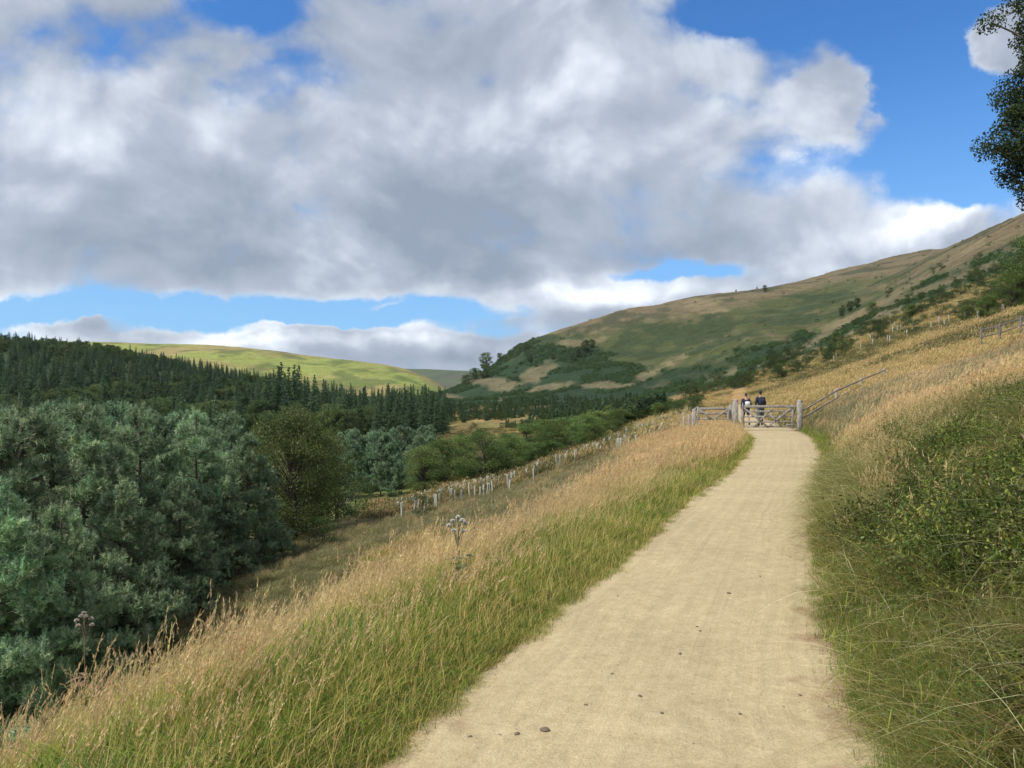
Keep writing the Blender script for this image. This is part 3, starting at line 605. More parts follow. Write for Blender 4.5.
# left verge and slope, close to the camera
X, Y = field(42000, -15, 10, 1.5, 19)
L_ = (XL(Y) - X) * .94; patch = fbm(X * .8, Y * .8, 3)
k = (L_ > .28 + .3 * (patch - .5)) & (L_ < 11.5) & inview(X, Y, 260)
dens = np.clip(1.15 - Y / 17, .22, 1) * (1 - .93 * smooth(4, 5.5, L_ + (patch - .5) * 3) * smooth(395, 470, HX + F * X / np.maximum(Y, .5)) * smooth(6, 8, Y)) * np.where(L_ > .5, 1, .35)
k &= rng.random(len(X)) < dens
X, Y, L_, patch = X[k], Y[k], L_[k], patch[k]
r_ = rng.random(len(X))
idx = np.where((L_ < .3 + patch * 1.1) & (r_ < .85) | (Y < 5.5) & (r_ < .35 + patch * .4), rng.integers(5, 8, len(X)), np.where(patch > .5, np.where(r_ < .65, rng.integers(5, 8, len(X)), rng.integers(0, 5, len(X))), np.where(r_ < .5, rng.integers(0, 5, len(X)), rng.integers(8, 11, len(X)))))
tus = .72 + .5 * smooth(.3, .7, fbm(X * 1.7 + 4, Y * 1.7, 2))
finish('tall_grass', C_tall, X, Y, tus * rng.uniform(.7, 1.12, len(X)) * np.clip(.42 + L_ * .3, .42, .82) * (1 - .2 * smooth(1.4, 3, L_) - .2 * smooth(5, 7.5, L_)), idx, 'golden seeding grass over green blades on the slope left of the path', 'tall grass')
# short green verge on both sides
X, Y = field(52000, -4, 16, 1.5, 34); X2, Y2 = field(22000, -2, 4, 1.5, 9); X = np.concatenate([X, X2]); Y = np.concatenate([Y, Y2])
dl, dr = (XL(Y) - X) * .94, (X - XR(Y)) * .94; nn = fbm(X * 2.2, Y * 2.2, 3) - .5
k = ((dl > -.03 + nn * .35) & (dl < 1.2) | (dr > -.02 + nn * .3) & (dr < .5) & (rng.random(len(X)) < .45)) & inview(X, Y) & (rng.random(len(X)) < np.where(Y < 14, 1, .7))
X, Y, dl, dr = X[k], Y[k], dl[k], dr[k]; d = np.where(dl > -1, np.maximum(dl, dr), dr)
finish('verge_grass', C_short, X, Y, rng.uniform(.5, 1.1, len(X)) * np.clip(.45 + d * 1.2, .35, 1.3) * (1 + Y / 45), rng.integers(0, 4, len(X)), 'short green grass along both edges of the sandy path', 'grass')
# meadow 12 to 42 m away, both sides
X, Y = field(64000, -26, 34, 8, 44)
L_ = (XL(Y) - X) * .94; Rr = (X - XR(Y)) * .94; patch = fbm(X * .25, Y * .25, 4); pxx = HX + F * X / Y
k = ((L_ > .45) | (Rr > .5)) & inview(X, Y, 120) & (rng.random(len(X)) < np.where(Y < 24, .8, .5))
k &= ~((Rr > 0) & (Rr < 6) & (Y < 13)) & ~((L_ > 0) & (rng.random(len(X)) > np.maximum(smooth(14, 19, Y), smooth(4, 5.5, L_) * smooth(395, 470, pxx))))
X, Y, L_, Rr, patch = X[k], Y[k], L_[k], Rr[k], patch[k]
gr = np.where(L_ > 0, smooth(3.2, 5.2, L_ + (patch - .5) * 6 - 7 * (1 - smooth(420, 470, pxx[k]))) * .93, np.where(Y > 24, .9, .2 + smooth(15, 19, Y + (patch - .5) * 8) * .7))
idx = np.where(rng.random(len(X)) < gr, rng.integers(4, 7, len(X)), rng.integers(0, 4, len(X)))
finish('meadow_grass', C_mid, X, Y, rng.uniform(.7, 1.1, len(X)) * np.clip(.5 + np.maximum(L_, Rr) * .4, .5, 1) * (1 - .4 * smooth(5, 7.5, L_)), idx, 'dry meadow grass with pinkish seed heads beyond the near verge', 'meadow grass')
# far slope and hillside grass 40 to 170 m
Yq = 38 + 140 * rng.random(60000) ** 1.5; pq = rng.uniform(370, 1130, 60000); X = (pq - HX) / F * Yq; Y = Yq
dist = np.maximum(XL(Y) - X, X - XR(Y)); patch = fbm(X * .08, Y * .08, 4)
k = (dist > .6) & (rng.random(len(X)) < .75) & ((pq > 430) | (Y < 60))
X, Y, pq, patch = X[k], Y[k], pq[k], patch[k]
gr = np.where(pq > 640, .12 + .8 * smooth(.50, .60, patch), .85)
idx = np.where(rng.random(len(X)) < gr, rng.integers(3, 6, len(X)), rng.integers(0, 3, len(X)))
finish('hillside_grass', C_far, X, Y, rng.uniform(.6, 1.1, len(X)), idx, 'rough straw and olive grass on the slopes around the gate', 'rough grass', .2)
# right bank: arching grass and moor shrubs
X, Y = field(20000, 1, 13, 2, 13.5)
Rr = (X - XR(Y)) * .94; patch = fbm(X * .6 + 31, Y * .6, 3)
k = (Rr > .12) & (Rr < 7) & inview(X, Y, 300); X, Y, Rr, patch = X[k], Y[k], Rr[k], patch[k]
shrub = (smooth(.45, 1.2, Rr + (patch - .5) * 1.4) * (1 - smooth(8.5, 12, Y + (patch - .5) * 4)))
s = rng.random(len(X)) < np.maximum(shrub * (.3 + .45 * smooth(.38, .6, fbm(X * 1.3, Y * 1.3 + 50, 2))), .14 * (Rr > .5))
lump_ = lambda X, Y: smooth(.35, .65, fbm(X * 1.3, Y * 1.3 + 50, 2))
lump = lump_(X, Y)
finish('moor_shrubs', C_bush, X[s], Y[s], rng.uniform(.5, .9, s.sum()) * (.55 + lump[s] * 1.15), np.where(rng.random(s.sum()) < .5, rng.integers(5, 8, s.sum()), rng.integers(0, 5, s.sum())), 'dense dark green bilberry and heather covering the bank right of the path', 'shrubs', .25)
g_ = ~s & (rng.random(len(X)) < np.where(shrub > .5, .25 + .5 * (1 - lump_(X, Y)), .55))
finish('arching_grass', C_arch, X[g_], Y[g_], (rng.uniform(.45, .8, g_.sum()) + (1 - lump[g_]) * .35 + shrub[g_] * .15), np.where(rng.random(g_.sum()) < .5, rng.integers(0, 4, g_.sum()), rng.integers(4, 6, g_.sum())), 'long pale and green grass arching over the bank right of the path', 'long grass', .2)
g_ = ~s & (rng.random(len(X)) < np.where(shrub > .5, .07, np.where(Y > 7.5, .5, .08))) & (Rr > .5)
finish('bank_grass', C_tall, X[g_], Y[g_], rng.uniform(.6, .95, g_.sum()), np.where(rng.random(g_.sum()) < .5, rng.integers(0, 5, g_.sum()), rng.integers(8, 11, g_.sum())), 'tan seeding grass along the crest of the right bank', 'tall grass', .2)

# ---------------------------------------------------------------- trees
def limb_path(p0, p1, r, sag=.1, n=6):
    t = np.linspace(0, 1, n)[:, None]; p = p0 + (p1 - p0) * t; L_ = np.linalg.norm(p1 - p0)
    p[:, :2] += (r.normal(0, .04 * L_, 2)) * np.sin(t * np.pi); p[:, 2] += sag * L_ * np.sin(t[:, 0] * np.pi); return p
def pine_meshes(i, h=8., rmax=2.2, nb=92, tuft=24, cols=((.32, .43, .25), (.21, .31, .165), (.43, .51, .29)), w=.027, tl=.15, dens=1.45, pt=11):
    r = np.random.default_rng(1000 + i); tb, cb = MB(), MB()
    bend = r.normal(0, .12, 2); tt = np.linspace(0, 1, 8); tr = np.stack([bend[0] * np.sin(tt * 3), bend[1] * np.sin(tt * 2.4), tt * h * .97], 1)
    tb.tube(tr, np.linspace(.013 * h, .004 * h, 8), 7)
    C, DR, BS = [], [], []
    for b in range(nb):
        f = r.uniform(.04, .98); z = f * h * .95; az = r.uniform(0, 6.28)
        Rm = rmax * min(1., (1 - f) * 1.35 + .04) ** .85 * r.uniform(.6, 1.12) + .1
        p0 = np.array([np.interp(z, tr[:, 2], tr[:, 0]), np.interp(z, tr[:, 2], tr[:, 1]), z])
        up = r.uniform(.15, .55) * (.6 + f * .8)
        p1 = p0 + np.array([math.cos(az) * Rm, math.sin(az) * Rm, Rm * up])
        pl = limb_path(p0, p1, r, -.08); tb.tube(pl, np.linspace(.004 * h * (1.1 - f * .6), .008, 6), 4, cap=False)
        for _q in range(3): C.append(p1 + np.array([r.normal(0, .03), r.normal(0, .03), .02 + _q * .085]) * h / 8); DR.append(np.array([0, 0, 1.6])); BS.append(1.15)
        npad = max(2, int(Rm * 2.6 * dens))
        bs_ = r.uniform(.75, 1.25)
        for _p in range(npad):
            t = r.uniform(.35, 1.0) ** .7; q = np.array([np.interp(t, np.linspace(0, 1, 6), pl[:, j]) for j in range(3)])
            q = q + r.normal(0, .13, 3) * Rm * np.array([1, 1, .35]); pr = r.uniform(.16, .30) * h / 8
            for _ in range(pt):
                d = r.normal(0, 1, 3) + np.array([math.cos(az) * .5, math.sin(az) * .5, .9]); d /= np.linalg.norm(d)
                C.append(q + d * pr * np.array([1.25, 1.25, .75]) * r.uniform(.6, 1)); DR.append(d + np.array([0, 0, .35])); BS.append(bs_)
    for _ in range(10): C.append(tr[-1] + r.normal(0, .08, 3) + np.array([0, 0, r.uniform(-.3, .15)])); DR.append(np.array([0, 0, 1.])); BS.append(1)
    C = np.array(C); DR = np.array(DR); n = len(C)
    D = DR[:, None] * .75 + r.normal(0, .75, (n, tuft, 3)); D /= np.linalg.norm(D, axis=2)[..., None]
    along = r.uniform(-.09, .12, (n, tuft, 1)); B = C[:, None] + DR[:, None] * along
    T = B + D * r.uniform(.6, 1.2, (n, tuft, 1)) * tl
    S = np.cross(D, r.normal(size=(n, tuft, 3))); S /= np.linalg.norm(S, axis=2)[..., None]; S *= w / 2
    v = np.stack([B - S, B + S, T], 2).reshape(-1, 3)
    s = r.random(n)[:, None]; cc = np.where(s < .45, jit(cols[0], n, .22, r), np.where(s < .8, jit(cols[1], n, .22, r), jit(cols[2], n, .2, r)))
    cc = cc * np.array(BS)[:, None]; cb.add(v, tris=np.arange(n * tuft * 3).reshape(-1, 3), col=np.repeat(cc, tuft * 3, axis=0))
    return tb.mesh('trunk', M_bark, True), cb.mesh('crown', M_needle)
def spruce_meshes(i, h=15., rmax=2.9, cols=((.08, .135, .068), (.11, .175, .08)), layers=30, per=9):
    r = np.random.default_rng(2000 + i); tb, cb = MB(), MB()
    tb.tube([(0, 0, 0), (0, 0, h * .5), (0, 0, h)], [.17, .1, .015], 6)
    for l in range(layers):
        f = l / (layers - 1); z = h * (.08 + .9 * f) ; Rm = rmax * (1 - f) ** .85 + .12
        for k in range(max(4, int(per * (1 - f * .4)))):
            az = r.uniform(0, 6.28); Rr = Rm * r.uniform(.6, 1.15); zz = z + r.uniform(-.25, .25)
            m_ = max(3, int(Rr / .16)); t = np.linspace(.15, 1, m_)
            q = np.stack([np.cos(az) * Rr * t, np.sin(az) * Rr * t, zz - .35 * Rr * t + .22 * Rr * t ** 3], 1)
            q = np.repeat(q, 3, 0) + r.normal(0, .1, (m_ * 3, 3)) * np.array([1, 1, .8])
            cc = jit(cols[r.integers(0, 2)], len(q), .25, r)
            cb.leaves(q, r.uniform(.28, .5, len(q)), cc, .38, nrm=np.array([0, 0, .3]), r=r)
    return tb.mesh('trunk', M_bark, True), cb.mesh('crown', M_needle)
def broad_meshes(i, h=6., w=2.2, cl=46, nl=11000, leaf=.10, cols=((.06, .10, .025), (.09, .13, .03), (.04, .07, .02)), low=.12, trunk=.02, extra=None, csz=.15):
    r = np.random.default_rng(3000 + i); tb, cb = MB(), MB()
    tt = np.linspace(0, 1, 7); bend = r.normal(0, .05 * h, 2)
    tr = np.stack([bend[0] * tt ** 2, bend[1] * tt ** 2, tt * h * .8], 1); tb.tube(tr, np.linspace(trunk * h, .004 * h, 7), 8)
    cent = []
    for c in range(cl):
        f = r.uniform(low, 1); az = r.uniform(0, 6.28)
        rr = w * (math.sin(math.pi * min(1, (.08 + (f - low) / (1.06 - low) * .9))) ** .6) * r.uniform(.35, 1.1)
        cent.append(np.array([math.cos(az) * rr, math.sin(az) * rr, f * h * .97]))
    if extra is not None: cent += [np.array(e) for e in extra]
    cent = np.array(cent); sz = r.uniform(.7, 1.3, len(cent)) * csz * h * .55
    for c in cent:
        zb = max(.12 * h, c[2] * r.uniform(.45, .75)); zb = min(zb, .78 * h)
        p0 = np.array([np.interp(zb, tr[:, 2], tr[:, 0]), np.interp(zb, tr[:, 2], tr[:, 1]), zb])
        tb.tube(limb_path(p0, c, r, .06), np.linspace(.006 * h, .0012 * h, 6), 5, cap=False)
    k = r.integers(0, len(cent), nl); g = r.normal(0, 1, (nl, 3)); g /= np.maximum(np.linalg.norm(g, axis=1)[:, None], .5); g *= r.random((nl, 1)) ** .4 * 1.15
    P = cent[k] + g * sz[k][:, None] * np.array([1.15, 1.15, .8]); P[:, 2] = np.maximum(P[:, 2], .05 * h)
    s = (r.random((len(cent), 1))[k] + r.normal(0, .2, (nl, 1))); cc = np.where(s < .45, jit(cols[0], nl, .3, r), np.where(s < .8, jit(cols[1], nl, .3, r), jit(cols[2], nl, .3, r)))
    cb.leaves(P, r.uniform(.7, 1.3, nl) * leaf, cc, .6, nrm=np.array([0, 0, .5]), r=r)
    return tb.mesh('trunk', M_bark, True), cb.mesh('crown', M_leaf)
def tree(kind, meshes, x, y, s=1.0, label=None, cat='tree', group=None, sink=.1, rz=None, crown='crown', trunk='trunk'):
    o = empty(kind, (x, y, z1(x, y) - sink), random.uniform(0, 6.28) if rz is None else rz, s)
    for nm, me in ((trunk, meshes[0]), (crown, meshes[1])):
        c = bpy.data.objects.new(nm, me); COL.objects.link(c); c.parent = o
    tag(o, label, cat, group); return o
PINE = [pine_meshes(i, 8., 2.3 + .2 * (i % 2)) for i in range(5)]
PINEM = [pine_meshes(10 + i, 7., 2.1, nb=70, tuft=9, w=.05, tl=.22, dens=1.2, pt=7, cols=((.22, .32, .185), (.15, .235, .13), (.28, .37, .20))) for i in range(3)]
PINEF = [pine_meshes(20 + i, 13., 3.2, nb=60, tuft=6, w=.16, tl=.5, dens=.4, pt=7, cols=((.10, .16, .075), (.08, .14, .065), (.13, .19, .08))) for i in range(3)]
SPR = [spruce_meshes(i, 15., 2.7 + .4 * i) for i in range(3)]
BRD = [broad_meshes(i, 6., 2.2 + .25 * (i % 3), nl=22000, leaf=.11, cl=85, cols=((.125, .185, .05), (.17, .235, .06), (.09, .14, .042)), csz=.16) for i in range(4)]
BRF = [broad_meshes(10 + i, 10., 3.8, nl=7000, leaf=.34, cl=70, cols=((.10, .15, .05), (.13, .18, .055), (.075, .12, .045))) for i in range(3)]
SHR = [broad_meshes(20 + i, 2.2, 1.15, cl=22, nl=2600, leaf=.085, low=.02, trunk=.02, csz=.3, cols=((.055, .09, .025), (.08, .12, .03), (.04, .07, .022))) for i in range(4)]
SAP = [spruce_meshes(10 + i, 3.6, 1.1, layers=12, per=7, cols=((.065, .115, .055), (.09, .145, .06))) for i in range(2)]

# near pines: the dense stand on the left of the slope, front row first
ORD = ['first', 'second', 'third', 'fourth', 'fifth', 'sixth', 'seventh', 'eighth', 'ninth', 'tenth', 'eleventh', 'twelfth', 'thirteenth', 'fourteenth', 'fifteenth', 'sixteenth']
front = [(-60, 20, 400, 0), (20, 21, 404, 1), (82, 24, 398, 2), (140, 27, 401, 3), (196, 29, 412, 4), (246, 31, 432, 0), (-10, 17.5, 470, 2), (62, 19, 500, 3), (120, 22, 475, 1), (180, 25, 478, 4), (232, 28.5, 488, 2)]
for k, (px, Yd, top, v) in enumerate(front):
    x = at(px, Yd); g0 = z1(x, Yd) - .1; hh = Zy(Yd, top) - g0
    row = k < 6
    tree('pine_tree', PINE[v], x, Yd, hh / 8.0, 'bushy pine, %s from the left in the %s row at left' % (ORD[k if row else k - 6], 'taller back' if row else 'lower front'), 'pine tree', 'bushy pines at the left of the slope', rz=k * 1.7)
cnt = 0
for k in range(60):
    px = rng.uniform(-120, 270); Yd = rng.uniform(28, 70) ; x = at(px, Yd)
    top = 402 + rng.uniform(-3, 22) + max(0, px - 150) * .10; hh = Zy(Yd, top) - z1(x, Yd)
    if hh < 5 or Yd < 27 + (px + 100) * .025: continue
    tree('pine_tree', PINE[k % 5] if Yd < 42 else PINEM[k % 3], x, Yd, hh / (8. if Yd < 42 else 7.), 'blue green pine whose top shows behind the near stand of pines', 'pine tree', 'pines packed behind the near stand')
for k in range(70):
    px = rng.uniform(300, 432); Yd = rng.uniform(62, 125); x = at(px, Yd)
    top = np.interp(px, [300, 350, 432], [438, 432, 428]) + rng.uniform(-4, 16) - (Yd - 60) * .02; hh = Zy(Yd, top) - z1(x, Yd)
    tree('pine_tree', PINEM[k % 3], x, Yd, max(hh, 3.5) / 7., 'grey green young pine in the dense block in the middle of the valley', 'pine tree', 'young pines in the middle of the valley')
# broadleaved trees
def btree(px, Yd, top, wid, v, label, group=None, kind='broadleaf_tree', cat='tree', meshes=None):
    x = at(px, Yd); hh = Zy(Yd, top) - z1(x, Yd) + .1
    o = tree(kind, (meshes or BRD)[v], x, Yd, hh / 6.0, label, cat, group, rz=v + px * .1); o.scale = (wid, wid, hh / 6.0); return o
OLV = [broad_meshes(40 + i, 6., 2.1, nl=26000, leaf=.09, cl=95, cols=((.13, .175, .055), (.17, .21, .06), (.095, .14, .045)), csz=.15) for i in range(2)]
YEL = [broad_meshes(50, 6., 2.1, nl=9000, leaf=.09, cl=36, cols=((.14, .17, .03), (.18, .20, .04), (.09, .12, .03)))]
btree(296, 36, 412, 1.05, 0, 'tall olive green broadleaf tree at the right end of the near pines', meshes=OLV)
btree(268, 40, 424, .95, 0, 'yellow green tree wedged between the near pines and the tall olive tree', meshes=YEL)
btree(318, 41, 432, .8, 1, 'olive tree close behind the tallest olive broadleaf tree', meshes=OLV)
btree(410, 118, 430, 1.1, 0, 'yellow green tree rising in front of the dark spruce block', meshes=YEL)
row = [(424, 58, 447, .8, 0), (440, 66, 440, .8, 3), (463, 72, 436, .9, 1), (484, 62, 430, 1.05, 2), (508, 72, 434, 1.0, 0), (530, 78, 424, 1.1, 1), (548, 84, 420, 1.1, 3), (566, 90, 418, 1.1, 2), (584, 98, 414, 1.0, 0), (601, 105, 411, 1.1, 1), (618, 110, 409, 1.0, 3), (634, 118, 406, 1.0, 2), (651, 124, 404, .9, 0), (668, 130, 401, .9, 1)]
for k, (px, Yd, top, wd, v) in enumerate(row):
    btree(px, Yd, top, wd, v, 'round broadleaf tree, %s from the left in the row beyond the tree tubes' % ORD[k], 'broadleaf trees in the row below the tree tubes', meshes=OLV if k in (0, 3) and v < 2 else None)
for k in range(22):
    px = rng.uniform(455, 665); Yd = rng.uniform(85, 150); x = at(px, Yd)
    tree('broadleaf_tree', BRD[k % 4], x, Yd, rng.uniform(.3, .5), 'small green tree in the thicket behind the row of broadleaf trees', 'tree', 'small trees in the valley thicket')
# small bushes on the slope
for px, py, s, lb in ((422, 517, .40, 'low dark green bush on the grass slope left of the white seeded thistle'), (322, 548, .55, 'dark rounded bush at the foot of the slope below the olive tree'), (336, 523, .7, 'pale yellow green bush at the foot of the slope beside the olive tree'), (355, 516, .6, 'grey green bush right of the pale bush at the slope foot'),
                      (255, 554, .9, 'grey green bush under the right end of the near pines'), (225, 566, 1.0, 'dull green bush under the near pines, left of the grey green bush'), (130, 606, .9, 'yellow green bracken bush in front of the dark pine shade'), (175, 592, .85, 'green bush on the edge of the dark pine shade'), (330, 500, .9, 'bushy green shrub between the olive tree and the meadow slope')):
    h_ = hit(px, py)
    if h_: tree('bush', SHR[int(px) % 4], h_[0], h_[1], s * h_[1] / 26, lb, 'bush')
# dark spruce block and the wooded hillside
allsp = []
for k in range(95):
    px = rng.uniform(262, 440); Yd = rng.uniform(175, 250)
    top = np.interp(px, [262, 282, 290, 300, 312, 330, 350, 400, 432, 440], [380, 362, 360, 364, 372, 384, 386, 384, 388, 396]) + rng.uniform(-2, 14); x = at(px, Yd)
    hh = max(Zy(Yd, top) - z1(x, Yd), 6); tree('spruce_tree', SPR[k % 3], x, Yd, hh / 15., 'tall dark spruce in the block at the valley bottom', 'spruce tree', 'dark spruces in the block at the valley bottom')
pts = []
tries = 0
while len(pts) < 3200 and tries < 60000:
    tries += 1
    px = rng.uniform(-160, 445); Yd = 110 + 400 * rng.random() ** .7; x = at(px, Yd)
    if px > 250 and Yd < 165: continue
    if px > 300 and Yd > 330: continue
    pts.append((x, Yd, px))
pts.sort(key=lambda p: p[1])
grid = {}; kept = []
for x, y, px in pts:
    sp = 4.2 if y < 250 else 5.5
    key = (int(x // sp), int(y // sp))
    if key in grid: continue
    grid[key] = 1; kept.append((x, y, px))
rest = []; nsp = nbf = npf = 0
for x, y, px in kept:
    n = fbm(np.array([x * .018]), np.array([y * .018]), 3)[0] + rng.uniform(-.08, .08)
    edge = y > np.interp(px, [-160, 100, 200, 300, 440], [420, 415, 390, 320, 290])
    kind = 'spruce_tree' if (n > .57 or edge and n > .42) else ('broadleaf_tree' if n < .50 else 'pine_tree')
    s = rng.uniform(.6, 1.0) * (.62 if y > 300 else .75)
    if kind == 'spruce_tree' and nsp < 180: nsp += 1; tree(kind, SPR[nsp % 3], x, y, s, 'dark spruce in the wood on the left hillside', 'spruce tree', 'spruces in the wood on the left hillside')
    elif kind == 'broadleaf_tree' and nbf < 150: nbf += 1; tree(kind, BRF[nbf % 3], x, y, s * 1.05, 'mid green broadleaf tree in the wood on the left hillside', 'tree', 'broadleaf trees in the wood on the left hillside')
    elif kind == 'pine_tree' and npf < 110: npf += 1; tree(kind, PINEF[npf % 3], x, y, s * .9, 'dull green pine in the wood on the left hillside', 'pine tree', 'pines in the wood on the left hillside')
    else: rest.append((x, y, {'spruce_tree': 0, 'broadleaf_tree': 1, 'pine_tree': 2}[kind], s))
wood = []
for k, ms in enumerate((SPR[0], BRF[0], PINEF[0])):
    wood.append(bpy.data.objects.new('wood_tree_%02d' % k, ms[1]))
C_wood = hidden_collection('wood_tree', wood)
if rest:
    a = np.array(rest); n = len(a)
    o = scatter('distant_wood', C_wood, np.stack([a[:, 0], a[:, 1], Z(a[:, 0], a[:, 1]) - .3], 1), np.stack([np.zeros(n), np.zeros(n), rng.uniform(0, 6, n)], 1), a[:, 3], a[:, 2].astype(np.int32))
    tag(o, 'far dark wood covering the left hillside up to its spiky skyline', 'wood', kind='stuff')
# plantation of young conifers in the valley and thickets on the spur
np_ = 0; restp = []
for k in range(2600):
    px = rng.uniform(440, 665); py = rng.uniform(max(398, 398 + (px - 560) * .05), 430); h_ = hit(px, py, 110)
    if not h_ or h_[1] > 460: continue
    if fbm(np.array([h_[0] * .03]), np.array([h_[1] * .03]), 3)[0] < .44: continue
    big = h_[1] > 230; sc_ = rng.uniform(.45, .9) * (1 + h_[1] / 1200) * np.interp(px, [440, 560, 640, 665], [1, .8, .5, .4])
    if np_ < 220: np_ += 1; tree('young_tree', SAP[k % 2] if rng.random() < .45 else SHR[k % 4], h_[0], h_[1], sc_, 'young dark tree in the plantation across the valley floor', 'young tree', 'young trees in the valley plantation')
    else: restp.append((*h_, rng.uniform(.7, 1.5)))
thick = [bpy.data.objects.new('thicket_tree_%02d' % k, ms[1]) for k, ms in enumerate((SAP[0], SHR[0], SHR[1]))]
C_thick = hidden_collection('thicket_tree', thick); a = np.array(restp); n = len(a)
o = scatter('plantation_thicket', C_thick, a[:, :3], np.stack([np.zeros(n), np.zeros(n), rng.uniform(0, 6, n)], 1), a[:, 3] * .6, rng.integers(0, 3, n).astype(np.int32))
tag(o, 'low dark thicket of countless young trees filling the valley floor', 'thicket', kind='stuff')
for k in range(34):
    px = rng.uniform(590, 697); h_ = hit(px, np.interp(px, [590, 700], [424, 411]) + rng.uniform(-4, 3), 45)
    if h_ and h_[1] < 200: tree('sapling', SHR[k % 4], h_[0], h_[1], rng.uniform(.5, 1.1) * (.6 + h_[1] / 260), 'fresh green sapling bush on the slope left of the side gate', 'sapling', 'sapling bushes left of the side gate')
npine = 0
for k in range(2500):
    px = rng.uniform(610, 1060); lo = np.interp(px, *SPUR_LO); hi_ = np.interp(px, *SPUR_HI)
    py = lo - abs(rng.normal(0, 1)) * (lo - hi_) * .55 + 3; h_ = hit(px, py, 90)
    if not h_ or h_[1] > 480: continue
    if npine > 285: break
    if fbm(np.array([px * .03]), np.array([py * .08]), 3)[0] < .42: continue
    npine += 1
    tree('hillside_bush', SHR[k % 4], h_[0], h_[1], rng.uniform(.35, 1.0) * (1 + h_[1] / 420), 'dark green bush on the spur above the dry meadow', 'bush', 'bushes scattered along the spur above the meadow')
for px, py, hpx, lb in ((987, 331, 28, 'large round dark bush above the hillside posts at the right edge'), (1012, 322, 46, 'tall dark tree at the right edge above the rail fence'), (967, 325, 20, 'dark green bush left of the large round bush on the spur'), (872, 316, 14, 'round bush in the middle of the spur'), (912, 318, 15, 'round dark bush right of the middle of the spur'), (836, 343, 12, 'dark bush low on the spur above the meadow'), (976, 276, 9, 'lone dark bush high on the spur'), (1040, 320, 80, 'tall leafy tree cut off by the right edge')):
    h_ = hit(px, py, 70)
    if h_: tree('round_bush', BRD[int(px) % 4], h_[0], h_[1], hpx / F * h_[1] / 6.0, lb, 'bush')
Yq = 95 + 850 * rng.random(70000) ** .75; pq = rng.uniform(430, 1080, 70000); Xq = (pq - HX) / F * Yq; Zq = Z(Xq, Yq); Cq = cover(Xq, Yq, Zq)
nq = fbm(Xq * .025, Yq * .02, 4, .6); k = (Cq[:, 1] / Cq[:, 0] > 1.45) & (nq > .47) & ((pq > 640) | (Yq > 430))
k |= (rng.random(70000) < .006) & (Yq > 300) & (nq > .5) & (pq > 500)
print('cover plants', k.sum())
k = np.nonzero(k)[0][:15000]; n = len(k)
BRK = [broad_meshes(60 + i, 1.6, 1.3, cl=14, nl=500, leaf=.22, low=.02, csz=.3, cols=((.085, .15, .05), (.11, .18, .06), (.06, .11, .042)))[1] for i in range(3)]
C_brk = hidden_collection('bracken_clump', [bpy.data.objects.new('bracken_clump_%02d' % i, m_) for i, m_ in enumerate(BRK)])
o = scatter('bracken', C_brk, np.stack([Xq[k], Yq[k], Zq[k] - .3], 1), np.stack([np.zeros(n), np.zeros(n), rng.uniform(0, 6, n)], 1), rng.uniform(.3, .75, n) * (1 + Yq[k] / 700), rng.integers(0, 3, n).astype(np.int32))
tag(o, 'dark green bracken and scrub covering the lower flanks of the big hill', 'bracken', kind='stuff')
# clumps of oaks on the big hill
for k, (px, py, hpx) in enumerate(((447, 384, 9), (462, 383, 12), (470, 378, 13), (478, 374, 14), (486, 371, 14), (494, 364, 11), (474, 381, 10), (484, 379, 11), (466, 386, 9), (500, 362, 7), (527, 350, 6), (579, 358, 9), (586, 353, 10), (573, 362, 7), (592, 348, 7), (530, 363, 7), (536, 367, 6), (553, 360, 5), (765, 292, 5), (850, 312, 8), (842, 316, 7), (857, 308, 8))):
    h_ = hit(px, py, 350)
    if h_: tree('hill_oak', BRF[k % 3], h_[0], h_[1], hpx / F * h_[1] / 10. * 1.3, 'dark round oak in a clump far off on the big hill', 'oak tree', 'dark oaks in clumps on the big hill')

# overhanging tree at the right edge
def edge_tree():
    Yd, bx = 26.0, at(1092, 26.0); gz = z1(bx, Yd)
    ex = []
    for px, py in ((1022, 110), (1024, 165), (1022, 195), (1024, 90), (1026, 70), (1020, 130), (996, 140), (1004, 128), (990, 150), (1010, 150), (1014, 120), (1006, 165), (1016, 185), (1018, 205), (1012, 95), (1018, 75), (1022, 55), (1010, 88), (1026, 30), (1030, 10), (1028, 150), (1034, 190), (1030, 100), (1040, 60), (1044, 130), (1050, 20), (1036, 215), (1020, 170), (1001, 155), (1050, 180), (1045, 230)):
        for _ in range(3): ex.append((at(px + 17 + rng.normal(0, 5), Yd) - bx, rng.uniform(-1.2, 1.2), Zy(Yd, py - 8 + rng.normal(0, 7)) - gz))
    ms = broad_meshes(77, 17., 3.0, cl=70, nl=60000, leaf=.10, low=.45, trunk=.014, extra=ex, csz=.045, cols=((.07, .115, .04), (.10, .155, .05), (.05, .085, .03)))
    o = empty('overhanging_tree', (bx, Yd, gz - .1))
    for nm, me in (('trunk', ms[0]), ('crown', ms[1])):
        c = bpy.data.objects.new(nm, me); COL.objects.link(c); c.parent = o
    tag(o, 'tall dark leafed tree reaching into the sky at the right edge', 'tree')
edge_tree()

